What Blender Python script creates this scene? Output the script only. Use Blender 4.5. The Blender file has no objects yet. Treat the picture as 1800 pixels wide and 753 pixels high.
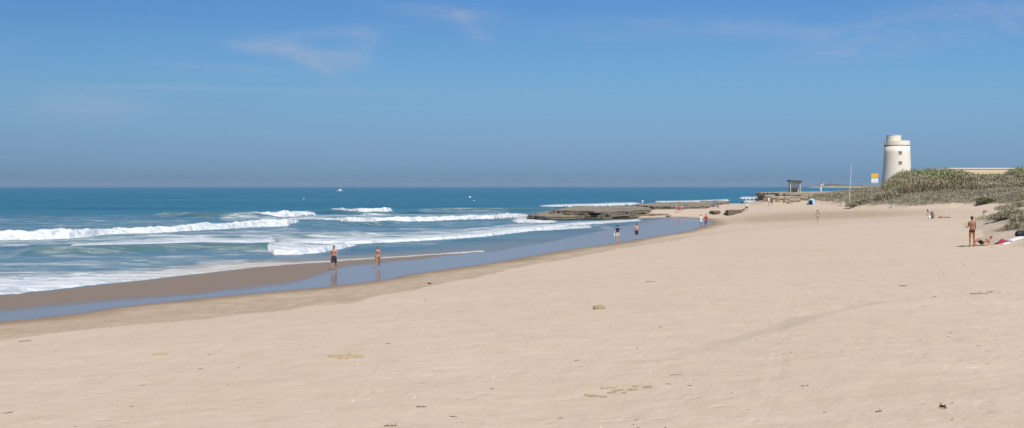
import bpy, bmesh, math, random
import numpy as np
from mathutils import Vector, Matrix, Quaternion
R = math.radians
random.seed(7)
rng = np.random.default_rng(11)

# ------------------------------------------------------------------ scene
sc = bpy.context.scene
sc.view_settings.view_transform = 'Standard'
sc.view_settings.look = 'None'
sc.view_settings.exposure = 0.0
sc.view_settings.gamma = 1.0
sc.render.engine = 'CYCLES'
sc.cycles.max_bounces = 6
sc.cycles.volume_bounces = 0
COL = sc.collection

CAMZ, F, PITCH = 6.1, 2200.0, math.atan(48.5/2200)
cam = bpy.data.cameras.new('camera'); camo = bpy.data.objects.new('camera', cam); COL.objects.link(camo)
cam.sensor_width = 36; cam.lens = 36*F/1800; cam.clip_start = 0.1; cam.clip_end = 60000
camo.location = (0, 0, CAMZ); camo.rotation_euler = (math.pi/2-PITCH, 0, 0)
sc.camera = camo

def ray(u, v):
    a = (u-900)/F; b = -(v-376.5)/F
    cp, sp = math.cos(PITCH), math.sin(PITCH)
    # forward (0,cp,-sp)  up (0,sp,cp)
    return a, cp+b*sp, -sp+b*cp
def unproj(u, v, z):
    dx, dy, dz = ray(u, v)
    t = (z-CAMZ)/dz
    return dx*t, dy*t
def upl(pts, z): return np.array([unproj(u, v, z) for u, v in pts])

# ------------------------------------------------------------------ numpy noise
def _h(ix, iy, seed):
    n = (ix*374761393 + iy*668265263 + seed*974711) & 0xffffffff
    n = ((n ^ (n >> 13))*1274126177) & 0xffffffff
    n = n ^ (n >> 16)
    return (n & 0xffff)/65535.0
def vn(x, y, seed=0):
    x = np.asarray(x, float); y = np.asarray(y, float)
    ix = np.floor(x).astype(np.int64); iy = np.floor(y).astype(np.int64)
    fx = x-ix; fy = y-iy
    fx = fx*fx*(3-2*fx); fy = fy*fy*(3-2*fy)
    a = _h(ix, iy, seed); b = _h(ix+1, iy, seed); c = _h(ix, iy+1, seed); d = _h(ix+1, iy+1, seed)
    return (a*(1-fx)+b*fx)*(1-fy)+(c*(1-fx)+d*fx)*fy
def fbm(x, y, seed=0, o=4):
    s = 0; w = 0.5; t = 0
    for i in range(o):
        s = s+w*vn(x*2**i+17.3*i, y*2**i-9.1*i, seed+i*31); t += w; w *= .5
    return s/t-0.5
def sst(a, b, x):
    t = np.clip((np.asarray(x, float)-a)/(b-a), 0, 1); return t*t*(3-2*t)

# ------------------------------------------------------------------ distance helpers
def seg_dist(px, py, pl, closed=False):
    pl = np.asarray(pl, float)
    d = np.full(np.shape(px), 1e18)
    n = len(pl)
    for i in range(n if closed else n-1):
        ax, ay = pl[i]; bx, by = pl[(i+1) % n]
        ex, ey = bx-ax, by-ay; L = ex*ex+ey*ey+1e-12
        t = np.clip(((px-ax)*ex+(py-ay)*ey)/L, 0, 1)
        d = np.minimum(d, (px-ax-t*ex)**2+(py-ay-t*ey)**2)
    return np.sqrt(d)
def inside(px, py, pl):
    pl = np.asarray(pl, float); n = len(pl)
    r = np.zeros(np.shape(px), bool)
    for i in range(n):
        ax, ay = pl[i]; bx, by = pl[(i+1) % n]
        if ay == by: continue
        c = (ay > py) != (by > py)
        r ^= c & (px < (bx-ax)*(py-ay)/(by-ay)+ax)
    return r
def sdist(px, py, pl):
    d = seg_dist(px, py, pl, True); return np.where(inside(px, py, pl), d, -d)

# A: edge of the water film / damp sand. B: edge of the sea itself.
A_img = [(0, 566), (70, 560), (150, 550), (200, 541), (350, 525), (500, 512), (600, 503), (650, 497), (700, 490), (722, 484), (800, 473), (900, 457), (1000, 440), (1060, 431), (1120, 422),
         (1180, 412), (1215, 405), (1240, 398), (1256, 392), (1243, 386), (1195, 382)]
B_img = [(0, 519), (80, 512), (150, 504), (230, 496), (300, 488), (400, 476.5), (470, 468), (520, 465), (580, 461.5), (633, 457), (675, 455), (739, 450.5), (860, 442), (960, 426), (1060, 405), (1130, 390), (1165, 385)]
north = [(10, 236), (3, 236), (3.5, 250), (12, 300), (22, 345), (36, 380), (50, 425), (66, 440), (80, 440), (92, 448), (105, 500), (210, 800), (460, 1300), (3000, 6000), (6000, 6000), (6000, -400), (-400, -400)]
A_pl = np.vstack([[(-150, -100), (-75, -20), (-36, 34)], upl(A_img, .12), [(27, 236)], north])
B_pl = np.vstack([[(-170, -100), (-95, -20), (-48, 36)], upl(B_img, .0), [(24, 236)], north])
C_pl = np.array([(48, 10), (40, 50), (31.5, 72), (31, 82), (35.5, 96), (41, 112), (47.5, 130), (59, 146), (74, 165), (86, 190), (86, 208), (79, 219), (70, 222), (63, 233), (66, 262), (66, 282), (57.5, 291), (58, 322), (90, 340), (140, 420), (400, 900), (3000, 6000), (6000, 6000), (6000, 10)])
# berm step in the right foreground, wheel tracks
berm = upl([(900, 640), (1250, 592), (1380, 560), (1500, 533), (1620, 522), (1800, 516), (2100, 505)], 2.4)
track1 = upl([(1384, 500), (1372, 540), (1369, 570), (1368, 603), (1360, 651), (1347, 700), (1318, 753), (1270, 820)], 2.4)
track2 = upl([(1396, 500), (1384, 535), (1378, 570), (1378, 603), (1372, 651), (1362, 700), (1338, 753), (1290, 820)], 2.4)

def terrain(x, y, attrs=False, fine=True):
    x = np.asarray(x, float); y = np.asarray(y, float)
    wob = 1.6*fbm(x/9, y/9, 5, 3)*sst(30, 60, y)
    s = sdist(x, y, A_pl)+wob*.6
    b = sdist(x, y, B_pl)
    prof = 2.9*(1-np.exp(-(np.maximum(s, 0)/30)**1.25))
    prof = prof*np.clip((445-y)/185, .06, 1)*(1-.45*sst(248, 280, y)*sst(66, 46, x))
    q = np.clip(-s/(np.maximum(-s, 0)+np.maximum(b, 0)+1e-6), 0, 1)
    z = np.where(s > 0, .12+prof, np.where(b > 0, .12*(1-q), -.04*(-b)))
    z = np.maximum(z, -1.5)
    # dunes
    c = sdist(x, y, C_pl)+3.0*fbm(x/7, y/7, 23, 3)
    a = x/np.maximum(y, 1)
    cap = 2.0+.5*sst(80, 100, y)*(y < 200)+1.7*sst(.245, .285, a)*sst(210, 245, y)
    cap = cap + .9*fbm(x/14, y/14, 77, 3)
    slope = np.where(y < 200, .34, .30)
    z = z+np.where(c > 0, cap*(1-np.exp(-np.maximum(c, 0)*slope/cap)), 0)
    # dry-sand undulation
    dry = sst(0, 8, s)
    z = z+dry*(.16*fbm(x/11, y/8, 41, 3)+.05*fbm(x/2.2, y/2.2, 43, 3))
    if fine:
        near = 1-sst(60, 110, y)
        z = z+dry*near*.030*fbm(x/.45, y/.45, 47, 3)
        dbm = y-np.interp(x, berm[:, 0], berm[:, 1])
        z = z+near*.30*(1-sst(-2.4, 1.0, dbm+1.2*fbm(x/3, y/3, 61, 2)))*sst(1.5, 9, x)
        m = (y < 60) & (y > 8) & (x > 0)
        if m.any():
            xs = x[m] if x.ndim else x; ys = y[m] if y.ndim else y
            d = np.minimum(seg_dist(xs, ys, track1), seg_dist(xs, ys, track2))
            dz = (-.011*np.exp(-(d/.09)**2)+.004*np.exp(-((d-.2)/.08)**2))*(.1+.9*vn(xs/1.5, ys/1.5, 7))
            if z.ndim: z[m] += dz
            else: z = z+dz
    if not attrs: return z
    # attributes
    u = 900+F*a
    qf = np.interp(u, [0, 200, 350, 500, 560, 620, 700, 900, 1000], [.44, .32, .22, .27, .42, .62, .74, .95, 1.3])
    bandn = fbm(x/4, y/25+x/30, 88, 3)
    film = (1-sst(qf-.14, qf+.14, q+.30*bandn))*sst(.2, -.5, s)
    wet = sst(3.2, 0.0, s+2.2*fbm(x/5, y/5, 90, 3)+.8*fbm(x/1.2, y/1.2, 91, 3))
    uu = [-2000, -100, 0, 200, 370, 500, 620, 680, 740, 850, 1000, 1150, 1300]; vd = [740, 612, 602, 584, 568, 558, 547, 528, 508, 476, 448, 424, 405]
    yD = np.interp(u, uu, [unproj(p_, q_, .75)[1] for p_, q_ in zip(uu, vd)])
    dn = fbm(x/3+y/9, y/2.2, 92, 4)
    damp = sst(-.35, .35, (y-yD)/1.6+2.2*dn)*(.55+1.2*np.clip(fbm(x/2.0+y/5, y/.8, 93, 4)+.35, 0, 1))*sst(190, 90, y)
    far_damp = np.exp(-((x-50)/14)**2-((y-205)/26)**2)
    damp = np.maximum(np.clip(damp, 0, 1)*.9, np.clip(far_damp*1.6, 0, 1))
    veg = sst(1.0, 5.0, c+3*fbm(x/3, y/3, 95, 3))*sst(60, 75, y)
    return z, film, wet, damp, veg, s, b, c

# ------------------------------------------------------------------ object helpers
def tag(o, label=None, cat=None, group=None, kind=None):
    if label: o['label'] = label
    if cat: o['category'] = cat
    if group: o['group'] = group
    if kind: o['kind'] = kind
    return o
def mesh_obj(name, verts, faces, mat=None, parent=None, smooth=False):
    me = bpy.data.meshes.new(name)
    verts = np.asarray(verts, np.float32)
    me.from_pydata(verts.tolist(), [], [list(map(int, f)) for f in faces]) if not isinstance(faces, np.ndarray) else fast_mesh(me, verts, faces)
    me.update()
    if smooth: me.polygons.foreach_set('use_smooth', [True]*len(me.polygons))
    o = bpy.data.objects.new(name, me); COL.objects.link(o)
    if mat:
        me.materials.append(mat)
    if parent: o.parent = parent
    return o
def fast_mesh(me, v, f):
    n, k = f.shape
    me.vertices.add(len(v)); me.vertices.foreach_set('co', np.ascontiguousarray(v, np.float32).ravel())
    me.loops.add(n*k); me.loops.foreach_set('vertex_index', np.ascontiguousarray(f, np.int32).ravel())
    me.polygons.add(n); me.polygons.foreach_set('loop_start', np.arange(0, n*k, k, dtype=np.int32))
    me.update(calc_edges=True)
def add_attr(o, name, arr):
    at = o.data.attributes.new(name, 'FLOAT', 'POINT'); at.data.foreach_set('value', np.ascontiguousarray(arr, np.float32).ravel())
def empty(name, loc, rz=0, label=None, cat=None, group=None):
    o = bpy.data.objects.new(name, None); COL.objects.link(o); o.location = loc; o.rotation_euler = (0, 0, rz)
    o.empty_display_size = .2
    return tag(o, label, cat, group)

# mesh builder for small things ------------------------------------------------
class MB:
    def __init__(s): s.v = []; s.f = []
    def add(s, v, f):
        b = len(s.v); s.v += [tuple(p) for p in v]; s.f += [tuple(i+b for i in q) for q in f]; return s
    def frust(s, p, q, r0, r1, n=10, flat=(1, 1), rounded=True):
        p = Vector(p); q = Vector(q); d = (q-p); L = d.length
        if L < 1e-6: return s
        d /= L
        x = d.orthogonal().normalized(); y = d.cross(x)
        prof = []
        if rounded:
            prof = [(-r0*.95, r0*.25), (-r0*.6, r0*.78), (0, r0)]
            prof += [(L, r1), (L+r1*.6, r1*.78), (L+r1*.95, r1*.25)]
        else: prof = [(0, r0), (L, r1)]
        vs = []; fs = []
        for h, r in prof:
            c = p+d*h
            for i in range(n):
                t = 2*math.pi*i/n; vs.append(c+x*(r*math.cos(t)*flat[0])+y*(r*math.sin(t)*flat[1]))
        m = len(prof)
        for j in range(m-1):
            for i in range(n):
                k = (i+1) % n; fs.append((j*n+i, j*n+k, (j+1)*n+k, (j+1)*n+i))
        fs.append(tuple(range(n))[::-1]); fs.append(tuple((m-1)*n+i for i in range(n)))
        return s.add(vs, fs)
    def ell(s, c, r, rot=None, nu=14, nv=9):
        vs = []; fs = []
        M = rot or Matrix.Identity(3)
        for j in range(nv+1):
            ph = math.pi*(j/nv)
            if j in (0, nv):
                vs.append(M @ Vector((0, 0, r[2]*math.cos(ph)))+Vector(c)); continue
            for i in range(nu):
                t = 2*math.pi*i/nu
                vs.append(M @ Vector((r[0]*math.sin(ph)*math.cos(t), r[1]*math.sin(ph)*math.sin(t), r[2]*math.cos(ph)))+Vector(c))
        for i in range(nu):
            fs.append((0, 1+i, 1+(i+1) % nu))
        for j in range(1, nv-1):
            for i in range(nu):
                a = 1+(j-1)*nu+i; b = 1+(j-1)*nu+(i+1) % nu; fs.append((a, a+nu, b+nu, b))
        l = len(vs)-1; b0 = 1+(nv-2)*nu
        for i in range(nu): fs.append((l, b0+(i+1) % nu, b0+i))
        return s.add(vs, fs)
    def box(s, c, d, rot=None):
        M = rot or Matrix.Identity(3)
        vs = [M @ Vector((sx*d[0]/2, sy*d[1]/2, sz*d[2]/2))+Vector(c) for sx in (-1, 1) for sy in (-1, 1) for sz in (-1, 1)]
        return s.add(vs, [(0, 1, 3, 2), (4, 6, 7, 5), (0, 4, 5, 1), (2, 3, 7, 6), (0, 2, 6, 4), (1, 5, 7, 3)])
    def build(s, name, mat, parent=None, smooth=False, voxel=None, bevel=None, iters=2):
        o = mesh_obj(name, s.v, s.f, mat, parent, smooth)
        if voxel or bevel:
            if voxel:
                m = o.modifiers.new('r', 'REMESH'); m.mode = 'VOXEL'; m.voxel_size = voxel; m.use_smooth_shade = True
                m2 = o.modifiers.new('s', 'SMOOTH'); m2.iterations = iters; m2.factor = .5
            else:
                m = o.modifiers.new('b', 'BEVEL'); m.width = bevel; m.segments = 2
            pm = o.parent; o.parent = None
            dg = bpy.context.evaluated_depsgraph_get()
            me = bpy.data.meshes.new_from_object(o.evaluated_get(dg))
            o.modifiers.clear(); old = o.data; o.data = me; bpy.data.meshes.remove(old); o.parent = pm
            me.name = name
            if not me.materials: me.materials.append(mat)
        return o

# ------------------------------------------------------------------ materials
def newmat(name):
    m = bpy.data.materials.new(name); m.use_nodes = True
    nt = m.node_tree; bs = nt.nodes['Principled BSDF']
    return m, nt, bs
def N(nt, t, **kw):
    n = nt.nodes.new(t)
    for k, v in kw.items():
        if k in n.inputs and not hasattr(n, k): n.inputs[k].default_value = v
        else: setattr(n, k, v)
    return n
def L(nt, a, b): nt.links.new(a, b)
def mixc(nt, fac, a, b):
    n = nt.nodes.new('ShaderNodeMix'); n.data_type = 'RGBA'
    for sock, val in ((n.inputs[0], fac), (n.inputs[6], a), (n.inputs[7], b)):
        if isinstance(val, (tuple, list)): sock.default_value = (*val, 1) if len(val) == 3 else val
        elif isinstance(val, (int, float)): sock.default_value = val
        else: L(nt, val, sock)
    return n.outputs[2]
def math_(nt, op, a, b=None, clamp=False):
    n = nt.nodes.new('ShaderNodeMath'); n.operation = op; n.use_clamp = clamp
    for sock, val in zip(n.inputs, (a, b)):
        if val is None: continue
        if isinstance(val, (int, float)): sock.default_value = val
        else: L(nt, val, sock)
    return n.outputs[0]
def ramp(nt, x, lo, hi):
    n = nt.nodes.new('ShaderNodeMapRange'); n.interpolation_type = 'SMOOTHSTEP'
    n.inputs[1].default_value = lo; n.inputs[2].default_value = hi
    L(nt, x, n.inputs[0]); return n.outputs[0]
def noise(nt, scale, detail=4, rough=.55, vec=None, stretch=None, dist=0):
    n = nt.nodes.new('ShaderNodeTexNoise'); n.inputs['Scale'].default_value = scale
    n.inputs['Detail'].default_value = detail; n.inputs['Roughness'].default_value = rough; n.inputs['Distortion'].default_value = dist
    g = nt.nodes.new('ShaderNodeNewGeometry') if vec is None else None
    src = g.outputs['Position'] if g else vec
    if stretch:
        mp = nt.nodes.new('ShaderNodeMapping'); mp.inputs['Scale'].default_value = stretch; L(nt, src, mp.inputs[0]); src = mp.outputs[0]
    L(nt, src, n.inputs['Vector']); return n.outputs['Fac']
def attr(nt, name):
    n = nt.nodes.new('ShaderNodeAttribute'); n.attribute_name = name; return n.outputs['Fac']
def simple(name, col, rough=.7, var=.15, scale=6, bump=0.0, spec=.3):
    m, nt, bs = newmat(name)
    tc = nt.nodes.new('ShaderNodeTexCoord')
    f = noise(nt, scale, 4, .6, vec=tc.outputs['Object'])
    a = tuple(c*(1-var) for c in col); b = tuple(min(1, c*(1+var)) for c in col)
    L(nt, mixc(nt, f, a, b), bs.inputs['Base Color'])
    bs.inputs['Roughness'].default_value = rough; bs.inputs['Specular IOR Level'].default_value = spec
    if bump:
        bp = nt.nodes.new('ShaderNodeBump'); bp.inputs['Strength'].default_value = bump; bp.inputs['Distance'].default_value = .02
        L(nt, noise(nt, scale*5, 5, .6, vec=tc.outputs['Object']), bp.inputs['Height']); L(nt, bp.outputs[0], bs.inputs['Normal'])
    return m

def sand_material():
    m, nt, bs = newmat('sand')
    film, wet, damp, veg = attr(nt, 'film'), attr(nt, 'wet'), attr(nt, 'damp'), attr(nt, 'veg')
    n1 = noise(nt, .09, 5, .6); n2 = noise(nt, 1.3, 6, .65, stretch=(1, .6, 1)); n3 = noise(nt, 9, 5, .7); n4 = noise(nt, 45, 3, .7)
    c = mixc(nt, ramp(nt, n1, .3, .7), (.590, .462, .338), (.610, .486, .368))
    c = mixc(nt, ramp(nt, n2, .35, .75), c, (.560, .432, .312))
    c = mixc(nt, math_(nt, 'MULTIPLY', ramp(nt, n3, .5, .75), .5), c, (.70, .58, .42))
    c = mixc(nt, math_(nt, 'MULTIPLY', ramp(nt, n4, .62, .8), .35), c, (.37, .285, .19))
    # damp sand mottled
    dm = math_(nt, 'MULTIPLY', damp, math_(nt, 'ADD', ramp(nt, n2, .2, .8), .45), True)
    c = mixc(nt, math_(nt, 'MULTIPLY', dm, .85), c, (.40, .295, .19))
    c = mixc(nt, wet, c, (.30, .205, .13))
    sub = attr(nt, 'sub')
    c = mixc(nt, sub, c, (.25, .182, .125))
    vg = math_(nt, 'MULTIPLY', veg, ramp(nt, noise(nt, .9, 5, .7), .34, .5))
    c = mixc(nt, vg, c, (.17, .145, .105))
    L(nt, c, bs.inputs['Base Color'])
    nf = noise(nt, .35, 4, .6, stretch=(.25, 1, 1))
    fl = math_(nt, 'MULTIPLY', film, ramp(nt, nf, .18, .36), True)
    r = nt.nodes.new('ShaderNodeMix'); r.data_type = 'FLOAT'; L(nt, fl, r.inputs[0]); 
    r0 = nt.nodes.new('ShaderNodeMix'); r0.data_type = 'FLOAT'; L(nt, sub, r0.inputs[0]); r0.inputs[2].default_value = .95; r0.inputs[3].default_value = .55
    L(nt, r0.outputs[0], r.inputs[2]); r.inputs[3].default_value = .17
    L(nt, r.outputs[0], bs.inputs['Roughness'])
    sp = nt.nodes.new('ShaderNodeMix'); sp.data_type = 'FLOAT'; L(nt, fl, sp.inputs[0]); sp.inputs[2].default_value = .12; sp.inputs[3].default_value = .5
    L(nt, sp.outputs[0], bs.inputs['Specular IOR Level'])
    # bump
    hb = math_(nt, 'ADD', math_(nt, 'MULTIPLY', noise(nt, 2.2, 6, .62, stretch=(1, .8, 1)), .05), math_(nt, 'MULTIPLY', n3, .014))
    hb = math_(nt, 'ADD', hb, math_(nt, 'MULTIPLY', noise(nt, 30, 3, .6), .004))
    vo = nt.nodes.new('ShaderNodeTexVoronoi'); vo.feature = 'SMOOTH_F1'; vo.inputs['Scale'].default_value = 2.6; vo.inputs['Randomness'].default_value = 1.0
    gp_ = nt.nodes.new('ShaderNodeNewGeometry'); L(nt, gp_.outputs['Position'], vo.inputs['Vector'])
    pits = math_(nt, 'MULTIPLY', ramp(nt, vo.outputs['Distance'], .0, .30), ramp(nt, noise(nt, .25, 3, .6), .40, .62))
    hb = math_(nt, 'ADD', hb, math_(nt, 'MULTIPLY', pits, .034))
    dry = math_(nt, 'SUBTRACT', 1.0, math_(nt, 'MAXIMUM', sub, math_(nt, 'MULTIPLY', wet, .7)), True)
    bp = nt.nodes.new('ShaderNodeBump'); bp.inputs['Distance'].default_value = 1.0
    L(nt, math_(nt, 'MULTIPLY', dry, .80), bp.inputs['Strength']); L(nt, hb, bp.inputs['Height'])
    L(nt, bp.outputs[0], bs.inputs['Normal'])
    return m

def water_material():
    m, nt, bs = newmat('sea_water')
    foam, lace, sandy, green, far = attr(nt, 'foam'), attr(nt, 'lace'), attr(nt, 'sandy'), attr(nt, 'green'), attr(nt, 'far')
    # body colour
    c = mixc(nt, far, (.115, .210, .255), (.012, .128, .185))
    big = noise(nt, .012, 5, .65, stretch=(.22, 1, 1)); mid = noise(nt, .055, 6, .65, stretch=(.22, 1, 1))
    c = mixc(nt, math_(nt, 'MULTIPLY', ramp(nt, big, .42, .62), .75), c, (.045, .165, .175))
    c = mixc(nt, math_(nt, 'MULTIPLY', ramp(nt, mid, .45, .65), .6), c, (.008, .060, .110))
    c = mixc(nt, green, c, (.10, .185, .15))
    c = mixc(nt, sandy, c, (.30, .235, .17))
    # foam
    f1 = noise(nt, .55, 8, .72, stretch=(.55, 1, 1), dist=.6); f2 = noise(nt, 2.2, 6, .7)
    f3 = noise(nt, .16, 5, .6, stretch=(.35, 1, 1))
    fa = math_(nt, 'ADD', math_(nt, 'MULTIPLY', f1, .7), math_(nt, 'MULTIPLY', f2, .3))
    dense = ramp(nt, math_(nt, 'ADD', math_(nt, 'MULTIPLY', foam, .62), fa), .72, .90)
    fb = math_(nt, 'ADD', math_(nt, 'MULTIPLY', f1, .6), math_(nt, 'MULTIPLY', f3, .4))
    lc = math_(nt, 'MULTIPLY', ramp(nt, math_(nt, 'ADD', math_(nt, 'MULTIPLY', lace, .55), fb), .66, .92), .85)
    ff = math_(nt, 'MAXIMUM', dense, lc, True)
    foamc = mixc(nt, ramp(nt, fa, .36, .58), (.38, .43, .47), (.80, .81, .81))
    foamc = mixc(nt, math_(nt, 'MULTIPLY', sandy, .8), foamc, (.50, .43, .35))
    L(nt, mixc(nt, ff, c, foamc), bs.inputs['Base Color'])
    r = nt.nodes.new('ShaderNodeMix'); r.data_type = 'FLOAT'; L(nt, ff, r.inputs[0]); r.inputs[2].default_value = .28; r.inputs[3].default_value = .9
    L(nt, r.outputs[0], bs.inputs['Roughness'])
    sp = nt.nodes.new('ShaderNodeMix'); sp.data_type = 'FLOAT'; L(nt, ff, sp.inputs[0]); sp.inputs[2].default_value = .32; sp.inputs[3].default_value = .05
    L(nt, sp.outputs[0], bs.inputs['Specular IOR Level'])
    bs.inputs['IOR'].default_value = 1.33
    h = math_(nt, 'ADD', math_(nt, 'MULTIPLY', noise(nt, .22, 5, .6, stretch=(.45, 1, 1)), .9), math_(nt, 'MULTIPLY', noise(nt, 1.6, 5, .65), .22))
    h = math_(nt, 'ADD', h, math_(nt, 'MULTIPLY', math_(nt, 'MULTIPLY', fa, ff), .5))
    bp = nt.nodes.new('ShaderNodeBump'); bp.inputs['Distance'].default_value = 1.0; bp.inputs['Strength'].default_value = .75
    L(nt, h, bp.inputs['Height']); L(nt, bp.outputs[0], bs.inputs['Normal'])
    return m

def rock_material(name, a, b, dark, zwet):
    m, nt, bs = newmat(name)
    g = nt.nodes.new('ShaderNodeNewGeometry'); sx = nt.nodes.new('ShaderNodeSeparateXYZ'); L(nt, g.outputs['Position'], sx.inputs[0])
    n1 = noise(nt, .35, 6, .65); n2 = noise(nt, 1.2, 6, .7, stretch=(.4, .4, 5))
    c = mixc(nt, ramp(nt, n1, .3, .7), a, b)
    c = mixc(nt, math_(nt, 'MULTIPLY', ramp(nt, n2, .5, .75), .6), c, dark)
    w = nt.nodes.new('ShaderNodeMapRange'); w.inputs[1].default_value = zwet-.15; w.inputs[2].default_value = zwet+.25; w.inputs[3].default_value = 1; w.inputs[4].default_value = 0
    L(nt, math_(nt, 'ADD', sx.outputs[2], math_(nt, 'MULTIPLY', n1, .3)), w.inputs[0])
    c = mixc(nt, math_(nt, 'MULTIPLY', w.outputs[0], .7), c, (.065, .062, .040))
    L(nt, c, bs.inputs['Base Color']); bs.inputs['Roughness'].default_value = .85; bs.inputs['Specular IOR Level'].default_value = .25
    bp = nt.nodes.new('ShaderNodeBump'); bp.inputs['Distance'].default_value = .5; bp.inputs['Strength'].default_value = .8
    L(nt, noise(nt, 1.4, 7, .7, stretch=(1, 1, 2.5)), bp.inputs['Height']); L(nt, bp.outputs[0], bs.inputs['Normal'])
    return m

M = {}
M['sand'] = sand_material(); M['water'] = water_material()
M['reef'] = rock_material('reef_rock', (.33, .275, .20), (.25, .215, .16), (.12, .098, .07), .35)
M['cliff'] = rock_material('cliff_rock', (.50, .41, .30), (.40, .325, .235), (.22, .165, .115), -5)
M['brownrock'] = rock_material('brown_rock', (.30, .225, .155), (.22, .165, .115), (.11, .08, .055), -5)

# ------------------------------------------------------------------ world + sun
SUN_EL = R(50); 
sd = Vector((.33, -.94, 0)).normalized()
sundir = Vector((sd.x*math.cos(SUN_EL), sd.y*math.cos(SUN_EL), math.sin(SUN_EL)))
w = bpy.data.worlds.new('World'); sc.world = w; w.use_nodes = True
nt = w.node_tree; nt.nodes.clear()
out = nt.nodes.new('ShaderNodeOutputWorld'); bg = nt.nodes.new('ShaderNodeBackground'); L(nt, bg.outputs[0], out.inputs[0])
sky = nt.nodes.new('ShaderNodeTexSky'); sky.sky_type = 'NISHITA'; sky.sun_disc = False
sky.sun_elevation = SUN_EL; sky.sun_rotation = math.atan2(sundir.x, sundir.y)
sky.air_density = 1.0; sky.dust_density = .6; sky.ozone_density = 1.6; sky.altitude = 0
bg.inputs[1].default_value = .10
tc = nt.nodes.new('ShaderNodeTexCoord'); sx = nt.nodes.new('ShaderNodeSeparateXYZ'); L(nt, tc.outputs['Generated'], sx.inputs[0])
cr = nt.nodes.new('ShaderNodeValToRGB'); cr.color_ramp.interpolation = 'CARDINAL'
mr = nt.nodes.new('ShaderNodeMapRange'); mr.inputs[1].default_value = -.01; mr.inputs[2].default_value = .5; L(nt, sx.outputs[2], mr.inputs[0]); L(nt, mr.outputs[0], cr.inputs[0])
SKY = [(0.0, (.235, .430, .845)), (.045, (.262, .460, .90)), (.098, (.300, .475, .845)), (.169, (.325, .535, .82)), (.241, (.315, .540, .835)), (.31, (.295, .530, .845)), (.55, (.36, .61, .95)), (1.0, (.55, .80, 1.05))]
cr.color_ramp.elements[0].position = SKY[0][0]; cr.color_ramp.elements[0].color = (*SKY[0][1], 1)
cr.color_ramp.elements[1].position = SKY[-1][0]; cr.color_ramp.elements[1].color = (*SKY[-1][1], 1)
for p, c in SKY[1:-1]:
    e = cr.color_ramp.elements.new(p); e.color = (*c, 1)
mul = nt.nodes.new('ShaderNodeMix'); mul.data_type = 'RGBA'; mul.blend_type = 'MULTIPLY'; mul.inputs[0].default_value = 1
az = math_(nt, 'ADD', math_(nt, 'MULTIPLY', sx.outputs[0], .28), 1.10)
sc3 = nt.nodes.new('ShaderNodeVectorMath'); sc3.operation = 'SCALE'; L(nt, sky.outputs[0], sc3.inputs[0]); L(nt, az, sc3.inputs['Scale'])
L(nt, sc3.outputs[0], mul.inputs[6]); L(nt, cr.outputs[0], mul.inputs[7])
# thin cirrus: a flat layer high above, direction projected on a plane
dv = nt.nodes.new('ShaderNodeVectorMath'); dv.operation = 'DIVIDE'
mz = math_(nt, 'ADD', math_(nt, 'MAXIMUM', sx.outputs[2], 0.0), .06)
cx = nt.nodes.new('ShaderNodeCombineXYZ'); L(nt, mz, cx.inputs[0]); L(nt, mz, cx.inputs[1]); cx.inputs[2].default_value = 1e6
L(nt, tc.outputs['Generated'], dv.inputs[0]); L(nt, cx.outputs[0], dv.inputs[1])
n1 = noise(nt, .75, 9, .62, vec=dv.outputs[0], stretch=(.55, 1.0, 1), dist=1.4)
n2 = noise(nt, .28, 3, .5, vec=dv.outputs[0])
cl = math_(nt, 'MULTIPLY', ramp(nt, n1, .50, .78), ramp(nt, n2, .46, .62))
# one distinct fish-tail wisp, left of centre
def blob(cx_, cz_, rx, rz, tilt=0):
    dx = math_(nt, 'SUBTRACT', sx.outputs[0], cx_); dz = math_(nt, 'SUBTRACT', sx.outputs[2], cz_)
    ct, st = math.cos(tilt), math.sin(tilt)
    x_ = math_(nt, 'ADD', math_(nt, 'MULTIPLY', dx, ct), math_(nt, 'MULTIPLY', dz, st))
    z_ = math_(nt, 'SUBTRACT', math_(nt, 'MULTIPLY', dz, ct), math_(nt, 'MULTIPLY', dx, st))
    q = math_(nt, 'ADD', math_(nt, 'POWER', math_(nt, 'ABSOLUTE', math_(nt, 'DIVIDE', x_, rx)), 2), math_(nt, 'POWER', math_(nt, 'ABSOLUTE', math_(nt, 'DIVIDE', z_, rz)), 2))
    return math_(nt, 'EXPONENT', math_(nt, 'MULTIPLY', q, -1))
wn = noise(nt, 22, 8, .62, vec=tc.outputs['Generated'], stretch=(.6, .6, 1.8), dist=1.2)
wn2 = noise(nt, 9, 6, .6, vec=tc.outputs['Generated'], stretch=(.3, .3, 1.6), dist=1.0)
def dirn(u, v): return (u-900)/F, (328-v)/F
bl = None
for (u, v, ru, rv, tl, st) in [(560, 100, 75, 15, -.20, .9), (635, 92, 34, 24, .5, .9), (470, 92, 60, 9, -.08, .5), (570, 120, 50, 14, -.5, .5), (600, 62, 90, 10, .1, .35), (20, 104, 60, 7, .05, .8),
                               (190, 195, 110, 26, 0, .40), (780, 25, 110, 12, -.1, .5), (840, 60, 40, 14, -.7, .4), (1570, 62, 130, 34, .15, .5), (1350, 60, 160, 18, -.1, .4), (1750, 60, 120, 30, .1, .45), (1480, 100, 120, 16, .1, .35), (400, 125, 90, 5, -.05, .4), (360, 161, 180, 4, 0, .35), (1040, 50, 150, 18, 0, .3), (760, 165, 200, 6, 0, .3)]:
    d = dirn(u, v)
    k = math_(nt, 'MULTIPLY', blob(d[0], d[1], ru/F, rv/F, tl), st)
    bl = k if bl is None else math_(nt, 'ADD', bl, k)
wisp = math_(nt, 'MULTIPLY', bl, math_(nt, 'ADD', math_(nt, 'MULTIPLY', ramp(nt, wn, .35, .72), .9), math_(nt, 'MULTIPLY', ramp(nt, wn2, .3, .7), .35)))
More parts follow.
